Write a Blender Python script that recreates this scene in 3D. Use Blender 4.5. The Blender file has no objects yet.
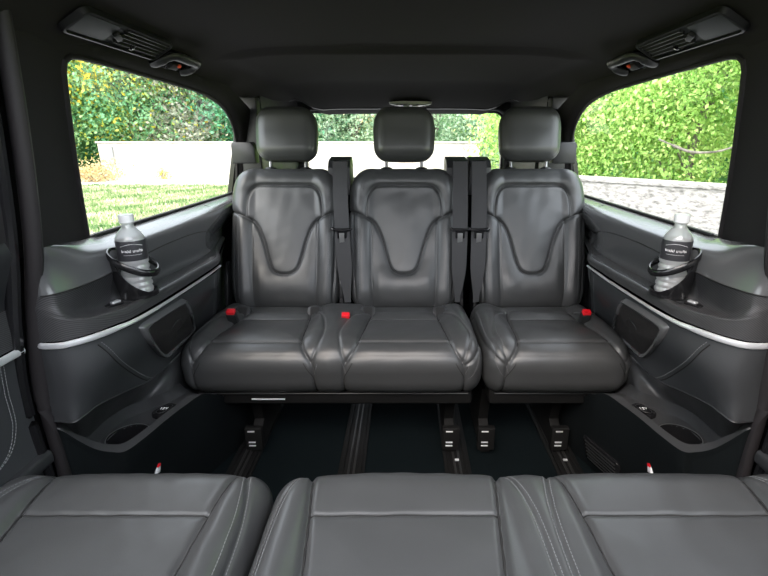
import bpy, bmesh, math, random
import numpy as np
from mathutils import Vector, Matrix
from mathutils.bvhtree import BVHTree

random.seed(7); rng = np.random.default_rng(7)
SC = bpy.context.scene
COL = SC.collection
PI = math.pi

# ------------------------------------------------------------------ camera
F = 455.0; PITCH = math.atan(148 / 455.0); CAMZ = 1.08; CX = 404.0
cd = bpy.data.cameras.new('camera'); cam = bpy.data.objects.new('camera', cd); COL.objects.link(cam)
cam.location = (0, 0, CAMZ); cam.rotation_euler = (PI / 2 - PITCH, 0, 0)
cd.sensor_width = 36; cd.lens = 36 * F / 768; cd.shift_x = -(CX - 384) / 768; cd.clip_start = .02; cd.clip_end = 300
SC.camera = cam
SC.view_settings.view_transform = 'Standard'; SC.view_settings.look = 'None'
SC.view_settings.gamma = 1; SC.view_settings.use_curve_mapping = False
SC.view_settings.exposure = EXPOSURE = 1.64

def ray(u, v):
    """direction of sight in the survey of the photograph, for reading sizes off it"""
    a = (u - CX) / F; b = (288 - v) / F; c, s = math.cos(PITCH), math.sin(PITCH)
    return Vector((a, c + b * s, -s + b * c))

# ------------------------------------------------------------------ materials
def mat(name, col, rough=.5, metal=0, spec=.5, bump=None, coat=0, vary=0, sheen=0):
    m = bpy.data.materials.new(name); m.use_nodes = True; nt = m.node_tree; b = nt.nodes['Principled BSDF']
    b.inputs['Base Color'].default_value = (*col, 1); b.inputs['Roughness'].default_value = rough
    b.inputs['Metallic'].default_value = metal; b.inputs['Specular IOR Level'].default_value = spec
    b.inputs['Coat Weight'].default_value = coat
    b.inputs['Sheen Weight'].default_value = sheen
    tc = nt.nodes.new('ShaderNodeTexCoord')
    if vary:
        n = nt.nodes.new('ShaderNodeTexNoise'); n.inputs['Scale'].default_value = 9; n.inputs['Detail'].default_value = 3
        nt.links.new(tc.outputs['Object'], n.inputs['Vector'])
        r = nt.nodes.new('ShaderNodeMapRange'); r.inputs[3].default_value = rough - vary; r.inputs[4].default_value = rough + vary
        nt.links.new(n.outputs['Fac'], r.inputs[0]); nt.links.new(r.outputs[0], b.inputs['Roughness'])
    if bump:
        kind, scale, strength, dist = bump
        if kind == 'noise':
            t = nt.nodes.new('ShaderNodeTexNoise'); t.inputs['Detail'].default_value = 4
        elif kind == 'voronoi':
            t = nt.nodes.new('ShaderNodeTexVoronoi')
        t.inputs['Scale'].default_value = scale
        nt.links.new(tc.outputs['Object'], t.inputs['Vector'])
        bp = nt.nodes.new('ShaderNodeBump'); bp.inputs['Strength'].default_value = strength; bp.inputs['Distance'].default_value = dist
        nt.links.new(t.outputs[0], bp.inputs['Height']); nt.links.new(bp.outputs[0], b.inputs['Normal'])
    return m

M = {}
M['leather'] = mat('black_leather', (.050, .0515, .0525), .37, spec=.6, bump=('voronoi', 420, .12, .0006), vary=.05)
M['leather_side'] = mat('grained_leather', (.040, .042, .045), .52, spec=.4, bump=('voronoi', 420, .2, .0008))
M['ledge'] = mat('smooth_grey_plastic', (.085, .087, .090), .22, spec=.8)
M['plastic'] = mat('soft_black_plastic', (.026, .027, .029), .42, spec=.45, bump=('noise', 700, .12, .0006))
M['dark_plastic'] = mat('hard_black_plastic', (.016, .017, .018), .42, spec=.5)
M['gloss'] = mat('gloss_black_plastic', (.010, .010, .011), .18, spec=.5)
M['pillar'] = mat('pillar_cloth', (.023, .0215, .022), .85, spec=.2, bump=('noise', 900, .3, .0008))
M['headliner'] = mat('headliner_cloth', (.030, .028, .029), .95, spec=.12, bump=('noise', 900, .3, .0008))
M['carpet'] = mat('carpet', (.006, .0095, .011), 1, spec=.05, bump=('noise', 1200, 1, .003))
M['carpet_side'] = mat('side_carpet', (.010, .0125, .0135), 1, spec=.05, bump=('noise', 1200, 1, .003))
M['alu'] = mat('brushed_aluminium', (.82, .83, .85), .38, metal=.6)
M['tongue'] = mat('belt_tongue_metal', (.32, .32, .32), .35, metal=.8)
M['chrome'] = mat('chrome', (.75, .75, .76), .15, metal=1)
M['steel'] = mat('dark_steel', (.05, .05, .05), .5, metal=.6)
M['console'] = mat('console_plastic', (.042, .043, .045), .36, spec=.5, bump=('noise', 700, .12, .0006))
M['rail'] = mat('rail_black', (.006, .006, .006), .7, spec=.2)
M['thread'] = mat('grey_thread', (.17, .175, .18), .7)
M['seam'] = mat('seam_shade', (.008, .008, .008), .8)
M['red'] = mat('red_plastic', (.75, .01, .02), .4)
M['orange'] = mat('orange_mark', (.9, .10, .02), .5)
M['belt'] = mat('belt_webbing', (.040, .040, .042), .6, spec=.35, bump=('noise', 800, .3, .0006))
M['rubber'] = mat('rubber_seal', (.016, .014, .015), .6, spec=.4)
M['white'] = mat('white_plastic', (.85, .86, .87), .35)
M['print'] = mat('white_print', (.8, .8, .8), .6)
M['label'] = mat('bottle_label', (.035, .035, .04), .4)
M['lens'] = mat('lamp_lens', (.016, .020, .022), .45, spec=.5)
M['ivory'] = mat('pale_lamp_rim', (.75, .76, .66), .4)

def mesh_pattern():
    m = mat('woven_pattern_trim', (.05, .05, .052), .42, spec=.45); nt = m.node_tree; b = nt.nodes['Principled BSDF']
    tc = nt.nodes.new('ShaderNodeTexCoord'); mp = nt.nodes.new('ShaderNodeMapping')
    nt.links.new(tc.outputs['Object'], mp.inputs[0]); mp.inputs['Rotation'].default_value = (math.radians(40), math.radians(30), math.radians(0))
    w = nt.nodes.new('ShaderNodeTexWave'); w.inputs['Scale'].default_value = 105; w.inputs['Distortion'].default_value = 0
    w.bands_direction = 'Z'
    nt.links.new(mp.outputs[0], w.inputs['Vector'])
    r = nt.nodes.new('ShaderNodeValToRGB'); r.color_ramp.elements[0].color = (.022, .022, .023, 1); r.color_ramp.elements[1].color = (.065, .065, .068, 1)
    nt.links.new(w.outputs['Fac'], r.inputs[0]); nt.links.new(r.outputs[0], b.inputs['Base Color'])
    bp = nt.nodes.new('ShaderNodeBump'); bp.inputs['Strength'].default_value = .35; bp.inputs['Distance'].default_value = .0008
    nt.links.new(w.outputs['Fac'], bp.inputs['Height']); nt.links.new(bp.outputs[0], b.inputs['Normal'])
    return m
M['pattern'] = mesh_pattern()

def grille_mat():
    m = mat('speaker_mesh', (.020, .018, .018), .7, spec=.3); nt = m.node_tree; b = nt.nodes['Principled BSDF']
    tc = nt.nodes.new('ShaderNodeTexCoord'); v = nt.nodes.new('ShaderNodeTexVoronoi'); v.inputs['Scale'].default_value = 380; v.inputs['Randomness'].default_value = 0
    nt.links.new(tc.outputs['Object'], v.inputs['Vector'])
    bp = nt.nodes.new('ShaderNodeBump'); bp.inputs['Strength'].default_value = .8; bp.inputs['Distance'].default_value = .001
    nt.links.new(v.outputs[0], bp.inputs['Height']); nt.links.new(bp.outputs[0], b.inputs['Normal'])
    return m
M['grille'] = grille_mat()

def clear_mat(name, tint, gl, rough=.03, white=0):
    m = bpy.data.materials.new(name); m.use_nodes = True; nt = m.node_tree; nt.nodes.clear()
    o = nt.nodes.new('ShaderNodeOutputMaterial'); t = nt.nodes.new('ShaderNodeBsdfTransparent'); t.inputs[0].default_value = (*tint, 1)
    g = nt.nodes.new('ShaderNodeBsdfGlossy'); g.inputs['Roughness'].default_value = rough
    mx = nt.nodes.new('ShaderNodeMixShader')
    lw = nt.nodes.new('ShaderNodeLayerWeight'); lw.inputs['Blend'].default_value = .25
    mr = nt.nodes.new('ShaderNodeMapRange'); mr.inputs[3].default_value = gl; mr.inputs[4].default_value = min(1, gl * 6)
    nt.links.new(lw.outputs['Facing'], mr.inputs[0]); nt.links.new(mr.outputs[0], mx.inputs[0])
    nt.links.new(t.outputs[0], mx.inputs[1]); nt.links.new(g.outputs[0], mx.inputs[2])
    last = mx
    if white:
        d = nt.nodes.new('ShaderNodeBsdfTranslucent'); d.inputs[0].default_value = (1, 1, 1, 1)
        df = nt.nodes.new('ShaderNodeBsdfDiffuse'); df.inputs[0].default_value = (1, 1, 1, 1)
        m2 = nt.nodes.new('ShaderNodeMixShader'); nt.links.new(d.outputs[0], m2.inputs[1]); nt.links.new(df.outputs[0], m2.inputs[2])
        m3 = nt.nodes.new('ShaderNodeMixShader'); m3.inputs[0].default_value = white
        nt.links.new(mx.outputs[0], m3.inputs[1]); nt.links.new(m2.outputs[0], m3.inputs[2]); last = m3
    nt.links.new(last.outputs[0], o.inputs[0]); return m
M['glass'] = clear_mat('window_glass', (.93, .96, .95), .03)
M['pet'] = clear_mat('clear_bottle_plastic', (.93, .94, .95), .16, .06, white=.42)  # white mixed into the colour stands for window light refracted by the bottle

def noise_col(name, stops, scale, rough=.9, detail=6, bumpd=0, vec='Object', stretch=(1, 1, 1)):
    m = bpy.data.materials.new(name); m.use_nodes = True; nt = m.node_tree; b = nt.nodes['Principled BSDF']
    b.inputs['Roughness'].default_value = rough; b.inputs['Specular IOR Level'].default_value = .15
    tc = nt.nodes.new('ShaderNodeTexCoord'); mp = nt.nodes.new('ShaderNodeMapping'); mp.inputs['Scale'].default_value = stretch
    nt.links.new(tc.outputs[vec], mp.inputs[0])
    n = nt.nodes.new('ShaderNodeTexNoise'); n.inputs['Scale'].default_value = scale; n.inputs['Detail'].default_value = detail; n.inputs['Roughness'].default_value = .65
    nt.links.new(mp.outputs[0], n.inputs['Vector'])
    r = nt.nodes.new('ShaderNodeValToRGB'); cr = r.color_ramp
    while len(cr.elements) < len(stops): cr.elements.new(.5)
    for e, (p, c) in zip(cr.elements, stops): e.position = p; e.color = (*c, 1)
    nt.links.new(n.outputs['Fac'], r.inputs[0]); nt.links.new(r.outputs[0], b.inputs['Base Color'])
    if bumpd:
        bp = nt.nodes.new('ShaderNodeBump'); bp.inputs['Strength'].default_value = .6; bp.inputs['Distance'].default_value = bumpd
        nt.links.new(n.outputs['Fac'], bp.inputs['Height']); nt.links.new(bp.outputs[0], b.inputs['Normal'])
    return m

def leaf_mat(name, stops):
    """every leaf takes its own colour from a number stored on it"""
    m = bpy.data.materials.new(name); m.use_nodes = True; nt = m.node_tree; b = nt.nodes['Principled BSDF']
    b.inputs['Roughness'].default_value = .55; b.inputs['Specular IOR Level'].default_value = .3
    a = nt.nodes.new('ShaderNodeAttribute'); a.attribute_name = 'leaf_tone'
    r = nt.nodes.new('ShaderNodeValToRGB'); cr = r.color_ramp; cr.interpolation = 'LINEAR'
    while len(cr.elements) < len(stops): cr.elements.new(.5)
    for e, (p, c) in zip(cr.elements, stops): e.position = p; e.color = (*c, 1)
    nt.links.new(a.outputs['Fac'], r.inputs[0]); nt.links.new(r.outputs[0], b.inputs['Base Color'])
    tr = nt.nodes.new('ShaderNodeBsdfTranslucent'); nt.links.new(r.outputs[0], tr.inputs[0])
    mx = nt.nodes.new('ShaderNodeMixShader'); mx.inputs[0].default_value = .35
    o = nt.nodes['Material Output']; nt.links.new(b.outputs[0], mx.inputs[1]); nt.links.new(tr.outputs[0], mx.inputs[2]); nt.links.new(mx.outputs[0], o.inputs[0])
    return m

# ------------------------------------------------------------------ object helpers
def link(name, me, parent=None):
    o = bpy.data.objects.new(name, me); COL.objects.link(o)
    if parent is not None: o.parent = parent
    return o
def empty(name, loc=(0, 0, 0)):
    o = bpy.data.objects.new(name, None); COL.objects.link(o); o.location = loc; o.empty_display_size = .05; return o
def tag(o, label=None, cat=None, group=None, kind=None):
    if label: o['label'] = label
    if cat: o['category'] = cat
    if group: o['group'] = group
    if kind: o['kind'] = kind
    return o
class Geo:
    """collects vertices and faces for ONE mesh"""
    def __init__(s): s.v = []; s.f = []; s.m = []
    def add(s, v, f, mi=0):
        b = len(s.v); s.v.extend([tuple(map(float, p)) for p in v]); s.f.extend([tuple(int(i) + b for i in q) for q in f]); s.m.extend([mi] * len(f)); return s
    def bvh(s): return BVHTree.FromPolygons([Vector(p) for p in s.v], s.f)
    def mirrored(s):
        g = Geo(); g.v = [(-x, y, z) for x, y, z in s.v]; g.f = [tuple(reversed(q)) for q in s.f]; g.m = list(s.m); return g
    def build(s, name, m, parent=None, smooth=35, weld=0, org=None):
        me = bpy.data.meshes.new(name)
        v = s.v
        if org is not None: v = [(x - org[0], y - org[1], z - org[2]) for x, y, z in v]
        me.from_pydata(v, [], s.f)
        ms = m if isinstance(m, (list, tuple)) else [m]
        for q in ms: me.materials.append(q)
        me.polygons.foreach_set('material_index', s.m)
        if weld:
            bm = bmesh.new(); bm.from_mesh(me); bmesh.ops.remove_doubles(bm, verts=bm.verts, dist=weld); bm.to_mesh(me); bm.free()
        if smooth:
            me.polygons.foreach_set('use_smooth', [True] * len(me.polygons)); me.set_sharp_from_angle(angle=math.radians(smooth))
        me.update()
        o = link(name, me, parent)
        return o

def cr(pts, n):
    """Catmull-Rom through pts, n samples, arclength spaced"""
    P = np.array(pts, float); k = len(P)
    if k == 2: return [tuple(P[0] + (P[1] - P[0]) * t) for t in np.linspace(0, 1, n)]
    E = np.vstack([2 * P[0] - P[1], P, 2 * P[-1] - P[-2]]); out = []
    for i in range(k - 1):
        p0, p1, p2, p3 = E[i:i + 4]
        for t in np.linspace(0, 1, 24, endpoint=False):
            out.append(.5 * ((2 * p1) + (-p0 + p2) * t + (2 * p0 - 5 * p1 + 4 * p2 - p3) * t * t + (-p0 + 3 * p1 - 3 * p2 + p3) * t ** 3))
    out.append(P[-1]); out = np.array(out)
    d = np.r_[0, np.cumsum(np.linalg.norm(np.diff(out, axis=0), axis=1))]
    s = np.linspace(0, d[-1], n)
    return [tuple(np.interp(x, d, out[:, j]) for j in range(P.shape[1])) for x in s]
def cr_param(pts, n):
    """Catmull-Rom with equal samples between consecutive control points (keeps rows of a loft in register)"""
    P = np.array(pts, float); k = len(P); E = np.vstack([2 * P[0] - P[1], P, 2 * P[-1] - P[-2]]); out = []
    for x in np.linspace(0, k - 1, n):
        i = min(int(x), k - 2); t = x - i; p0, p1, p2, p3 = E[i:i + 4]
        out.append(.5 * ((2 * p1) + (-p0 + p2) * t + (2 * p0 - 5 * p1 + 4 * p2 - p3) * t * t + (-p0 + 3 * p1 - 3 * p2 + p3) * t ** 3))
    return out
def loft(rows, nu=80, nv=24, g=None, smooth_v=True, flip=False, hole=None):
    """surface through rows (each a list of the same number of control points)"""
    R = [cr_param(r, nu) for r in rows]
    cols = []
    for i in range(nu):
        c = [r[i] for r in R]
        cols.append(cr_param(c, nv) if smooth_v and len(c) > 2 else [np.array(c[0]) + (np.array(c[-1]) - np.array(c[0])) * t if len(c) == 2 else np.array(cr_lin(c, t)) for t in np.linspace(0, 1, nv)])
    v = [tuple(cols[i][j]) for i in range(nu) for j in range(nv)]
    f = []
    for i in range(nu - 1):
        for j in range(nv - 1):
            q = (i * nv + j, (i + 1) * nv + j, (i + 1) * nv + j + 1, i * nv + j + 1)
            if hole:
                c = sum((Vector(v[a]) for a in q), Vector()) / 4
                if hole(c): continue
            f.append(tuple(reversed(q)) if flip else q)
    g = g or Geo(); g.add(v, f); return g
def cr_lin(c, t):
    c = np.array(c, float); x = t * (len(c) - 1); i = min(int(x), len(c) - 2); return c[i] + (c[i + 1] - c[i]) * (x - i)

def tube(g, pts, r, n=8, closed=False, mi=0, flat=None, up=(0, 0, 1)):
    """r a number or a list; flat=(a,b) gives an elliptic section"""
    P = [Vector(p) for p in pts]; k = len(P); v = []; f = []
    for i, p in enumerate(P):
        a = P[(i - 1) % k] if closed or i else P[0]; b = P[(i + 1) % k] if closed or i < k - 1 else P[-1]
        t = (b - a).normalized(); s = t.cross(Vector(up))
        if s.length < 1e-4: s = t.cross(Vector((0, 1, 0)))
        s.normalize(); w = s.cross(t).normalized(); rr = r[i] if isinstance(r, (list, tuple)) else r
        fa, fb = flat if flat else (1, 1)
        for j in range(n):
            an = 2 * PI * j / n; v.append(p + s * math.cos(an) * rr * fa + w * math.sin(an) * rr * fb)
    m = k if closed else k - 1
    for i in range(m):
        for j in range(n):
            f.append((i * n + j, i * n + (j + 1) % n, ((i + 1) % k) * n + (j + 1) % n, ((i + 1) % k) * n + j))
    if not closed: f.append(tuple(reversed(range(n)))); f.append(tuple(range((k - 1) * n, k * n)))
    return g.add(v, f, mi)
def box(g, c, h, R=None, mi=0, bev=0):
    """box with centre c, half sizes h, rotation R, chamfered edges when bev"""
    bm = bmesh.new(); bmesh.ops.create_cube(bm, size=2)
    for q in bm.verts: q.co = Vector((q.co.x * h[0], q.co.y * h[1], q.co.z * h[2]))
    if bev: bmesh.ops.bevel(bm, geom=bm.edges[:] + bm.verts[:], offset=bev, segments=3, profile=.6, affect='EDGES', clamp_overlap=True)
    R = R or Matrix.Identity(3); bm.verts.index_update()
    g.add([R @ q.co + Vector(c) for q in bm.verts], [[q.index for q in fc.verts] for fc in bm.faces], mi); bm.free(); return g
def lathe(g, prof, n=32, c=(0, 0, 0), sx=1, sy=1, mi=0, R=None):
    v = []; f = []; k = len(prof)
    for r, z in prof:
        for j in range(n):
            a = 2 * PI * j / n; p = Vector((r * math.cos(a) * sx, r * math.sin(a) * sy, z)); v.append((R @ p if R else p) + Vector(c))
    for i in range(k - 1):
        for j in range(n): f.append((i * n + j, i * n + (j + 1) % n, (i + 1) * n + (j + 1) % n, (i + 1) * n + j))
    return g.add(v, f, mi)
def prism(g, outline, thick, org, ax, ay, bev=0, mi=0):
    """outline in the plane (ax, ay) raised along ax x ay by thick, top edge rounded by bev"""
    ax = Vector(ax).normalized(); ay = Vector(ay).normalized(); an = ax.cross(ay).normalized(); o = Vector(org); n = len(outline)
    c = Vector((sum(p[0] for p in outline) / n, sum(p[1] for p in outline) / n))
    rings = [(0, 0), (thick - bev, 0)] + ([(thick - bev * .3, bev * .3), (thick, bev)] if bev else [])
    v = []; f = []
    for h, ins in rings:
        for p in outline:
            q = Vector(p); d = (q - c); L = d.length; q = c + d * max(0, (L - ins) / L) if L else q
            v.append(o + ax * q.x + ay * q.y + an * h)
    for i in range(len(rings) - 1):
        for j in range(n): f.append((i * n + j, i * n + (j + 1) % n, (i + 1) * n + (j + 1) % n, (i + 1) * n + j))
    f.append(tuple(range((len(rings) - 1) * n, len(rings) * n))); f.append(tuple(reversed(range(n))))
    return g.add(v, f, mi)
def rrect(w, h, r, n=6, cx=0, cy=0):
    out = []
    for (sx, sy, a0) in ((1, 1, 0), (-1, 1, 90), (-1, -1, 180), (1, -1, 270)):
        for k in range(n + 1):
            a = math.radians(a0 + 90 * k / n); out.append((cx + sx * (w - r) + r * math.cos(a), cy + sy * (h - r) + r * math.sin(a)))
    return out
def drape(bvh, pts, d, lift=0.0, start=.5):
    """lay points on a surface along direction d"""
    d = Vector(d).normalized(); out = []
    for p in pts:
        h = bvh.ray_cast(Vector(p) - d * start, d)
        if h[0] is not None: out.append(h[0] + h[1] * (lift if h[1].dot(d) < 0 else -lift))
    return out
def stitches(g, pts, step=.0065, seg=.0042, r=.0008, up=(0, 0, 1)):
    P = [Vector(p) for p in pts]
    if len(P) < 2: return g
    d = [0]
    for a, b in zip(P, P[1:]): d.append(d[-1] + (b - a).length)
    L = d[-1]
    def at(s):
        i = 0
        lo = int(np.searchsorted(d, s)) ; i = max(1, min(lo, len(P) - 1))
        t = (s - d[i - 1]) / max(1e-9, d[i] - d[i - 1]); return P[i - 1].lerp(P[i], t)
    s = 0
    while s + seg < L:
        tube(g, [at(s), at(s + seg)], r, 4, up=up); s += step
    return g
# ------------------------------------------------------------------ upholstered pads
def rbox(h, r, res):
    h = np.array(h); r = np.array(r); V = []; N = []; Fs = []; base = 0
    for ax in range(3):
        a, b = [(1, 2), (2, 0), (0, 1)][ax]
        na = max(4, int(2 * h[a] / res)); nb = max(4, int(2 * h[b] / res))
        A, B = np.meshgrid(np.linspace(-h[a], h[a], na + 1), np.linspace(-h[b], h[b], nb + 1), indexing='ij')
        for s in (1, -1):
            P = np.zeros((A.size, 3)); P[:, ax] = s * h[ax]; P[:, a] = A.ravel(); P[:, b] = B.ravel()
            Q = np.clip(P, -(h - r), h - r); D = (P - Q) / r
            n = D / np.linalg.norm(D, axis=1)[:, None]
            V.append(Q + n * r); nn = n / r; nn = nn / np.linalg.norm(nn, axis=1)[:, None]; N.append(nn)
            i = np.arange(na)[:, None] * (nb + 1) + np.arange(nb)[None, :] + base; i = i.ravel()
            q = np.stack([i, i + nb + 1, i + nb + 2, i + 1], 1)
            Fs.append(q if s > 0 else q[:, ::-1]); base += A.size
    return np.vstack(V), np.vstack(N), np.vstack(Fs)
def pl_dist(X, Y, lines):
    d = np.full(X.shape, 9.0)
    for L in lines:
        for (x0, y0), (x1, y1) in zip(L, L[1:]):
            dx, dy = x1 - x0, y1 - y0; q = dx * dx + dy * dy
            t = np.clip(((X - x0) * dx + (Y - y0) * dy) / max(q, 1e-12), 0, 1)
            d = np.minimum(d, np.hypot(X - x0 - t * dx, Y - y0 - t * dy))
    return d
def sm(x, a, b):
    t = np.clip((x - a) / (b - a), 0, 1); return t * t * (3 - 2 * t)
def creases(V, amp, sc, seed):
    r = np.random.default_rng(seed); out = np.zeros(len(V))
    for k in range(14):
        d = r.normal(size=3); d /= np.linalg.norm(d); f = sc * r.uniform(.5, 2.4)
        out += np.sin(V @ d * f + r.uniform(0, 6)) * np.cos((V @ r.normal(size=3)) * f * .6 + r.uniform(0, 6)) / (1 + k * .3)
    return out * amp
def pad_mesh(name, V, Fq, m):
    me = bpy.data.meshes.new(name)
    me.vertices.add(len(V)); me.vertices.foreach_set('co', V.astype(np.float32).ravel())
    me.loops.add(len(Fq) * 4); me.loops.foreach_set('vertex_index', Fq.astype(np.int32).ravel())
    me.polygons.add(len(Fq)); me.polygons.foreach_set('loop_start', np.arange(len(Fq), dtype=np.int32) * 4)
    me.update(calc_edges=True); me.materials.append(m)
    bm = bmesh.new(); bm.from_mesh(me); bmesh.ops.remove_doubles(bm, verts=bm.verts, dist=1e-4); bm.to_mesh(me); bm.free()
    me.polygons.foreach_set('use_smooth', [True] * len(me.polygons)); me.update(); return me
def me_bvh(me): return BVHTree.FromPolygons([v.co.copy() for v in me.vertices], [tuple(p.vertices) for p in me.polygons])
def mir(L): return [(-x, y) for x, y in L]

# rear backrest seams, x across, z up the back
VSEAM = cr([(-.217, .372), (-.185, .360), (-.150, .344), (-.113, .318), (-.086, .262), (-.062, .180), (-.045, .143), (-.020, .129), (0, .128)], 26)
VSEAM = VSEAM + [(-x, z) for x, z in reversed(VSEAM[:-1])]
TSEAM = cr([(-.146, .345), (-.145, .385), (-.140, .425), (-.124, .452), (-.098, .461), (0, .462)], 20); TSEAM = TSEAM + [(-x, z) for x, z in reversed(TSEAM[:-1])]
BSEAM = [(-.128, .33), (-.124, .02)]
SSEAM = [(-.188, .355), (-.180, .03)]
BACK_H = .53
def back_mesh():
    V, N, Fq = rbox((.213, .055, .268), (.085, .050, .080), .0034)
    X, Z = V[:, 0], V[:, 2] + .262
    wf = np.clip(-N[:, 1], 0, 1) ** .6
    d = pl_dist(X, Z, [VSEAM, TSEAM]); d2 = pl_dist(X, Z, [BSEAM, mir(BSEAM), SSEAM, mir(SSEAM)])
    disp = -.0085 * np.exp(-(d / .0045) ** 2) - .0055 * np.exp(-(d2 / .0045) ** 2) + .008 * (1 - np.exp(-d / .03)) + .004 * (1 - np.exp(-d2 / .02))
    bol = sm(np.abs(X), .11, .165) * sm(.20 - np.abs(X), -.03, .03)
    disp += .022 * bol * sm(BACK_H + .03 - Z, 0, .12)
    disp += .014 * np.exp(-((Z - .485) / .035) ** 2) * sm(.21 - np.abs(X), 0, .08)
    disp += .014 * np.exp(-((Z - .09) / .07) ** 2) * sm(.15 - np.abs(X), 0, .06)
    disp += creases(V, .0006, 38, 3)
    V = V + N * (disp * wf)[:, None]
    z = V[:, 2] + .262
    k = 1 - .07 * sm(z, .36, .55) - .03 * sm(-z, -.14, 0)
    V[:, 0] *= k * 1.025; V[:, 1] += .055; V[:, 2] = z * 1.055
    V[:, 1] += .10 * (V[:, 0]) ** 2 * 0
    return pad_mesh('backrest', V, Fq, M['leather'])
def head_mesh():
    V, N, Fq = rbox((.122, .054, .103), (.053, .050, .050), .005)
    X, Z = V[:, 0], V[:, 2]
    wf = np.clip(-N[:, 1], 0, 1) ** .6
    edge = rrect(.108, .094, .035, 8); d = pl_dist(X, Z, [edge + edge[:1]])
    disp = -.0015 * np.exp(-(d / .004) ** 2) + .010 * (1 - (X / .12) ** 2) * (1 - (Z / .11) ** 2)
    V = V + N * (disp * wf)[:, None]
    t = (V[:, 2] + .106) / .212
    V[:, 0] *= .93 + .10 * np.sin(np.clip(t, 0, 1) * PI * .62 + .35) - .10 * sm(t, .55, 1.05)
    V[:, 1] += .020 * (1 - t) * 0 - .012 * sm(t, .5, 1)
    V[:, 2] += .004 * np.sign(V[:, 2]) * np.cos(np.clip(V[:, 0] / .13, -1, 1) * PI / 2)
    V += N * creases(V, .0003, 40, 5)[:, None]
    return pad_mesh('headrest', V, Fq, M['leather'])
ME_BACK, ME_HEAD = back_mesh(), head_mesh()
BV_BACK = me_bvh(ME_BACK)
def stitch_mesh(name, bv, lines, d, off=.006, spacing=.0065, r=.0008, up=(0, 1, 0)):
    g = Geo()
    for L in lines:
        P = drape(bv, L, d, .0004)
        if len(P) > 2: stitches(g, P, spacing, spacing * .66, r, up)
    o = g.build(name, M['thread'], None, 0); me = o.data; bpy.data.objects.remove(o); return me
def off2(L, o, n=40):
    """polyline shifted sideways in its plane"""
    L = cr(L, n); out = []
    for i, p in enumerate(L):
        a = L[max(0, i - 1)]; b = L[min(n - 1, i + 1)]; dx, dy = b[0] - a[0], b[1] - a[1]; q = math.hypot(dx, dy) or 1
        out.append((p[0] - dy / q * o, p[1] + dx / q * o))
    return out
ME_BST = [stitch_mesh('stitching', BV_BACK, [[(x, 0, z * 1.055) for x, z in off2(L, o)]], (0, 1, 0), r=.0006) for L, o in ((SSEAM, .006), (mir(SSEAM), -.006))]
def seam_mesh(bv, L, d, r=.0009):
    g = Geo(); P = drape(bv, L, d, .0004)
    if len(P) > 3: tube(g, P, r, 6, up=(0, 1, 0))
    o = g.build('seam', M['seam'], None); me = o.data; bpy.data.objects.remove(o); return me
ME_BSEAM = [seam_mesh(BV_BACK, [(x * 1.0, 0, z * 1.055) for x, z in cr(L, 120)], (0, 1, 0)) for L in (VSEAM, TSEAM)]
REC = math.radians(18)
def seam_lines(c, fl, W):
    """seams of one seat place: c centre, fl = front row?"""
    if not fl:
        side = cr([(.118, .36), (.128, .29), (.138, .16), (.147, .06), (.160, .015), (.182, -.035), (.190, -.07), (.192, -.20)], 30)
        arc = cr([(.135, .345), (.165, .305), (.196, .21), (.212, .11), (.204, .045), (.186, -.03)], 24)
        L = [[(-.147, .062), (.147, .062)], [(-.128, .288), (.128, .288)], side, mir(side), arc, mir(arc)]; st = [arc, mir(arc)]
    else:
        side = cr([(.135, .46), (.146, .30), (.158, .16), (.170, .05), (.180, -.01), (.184, -.15)], 30)
        arc = cr([(.222, .46), (.218, .20), (.212, .12), (.200, .06), (.184, .005)], 24)
        L = [[(-.160, .135), (.160, .135)], side, mir(side), arc, mir(arc)]; st = [arc, mir(arc)]
    f = lambda q: [(x + c, t) for x, t in q]
    return [f(q) for q in L], [f(q) for q in st]
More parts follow.
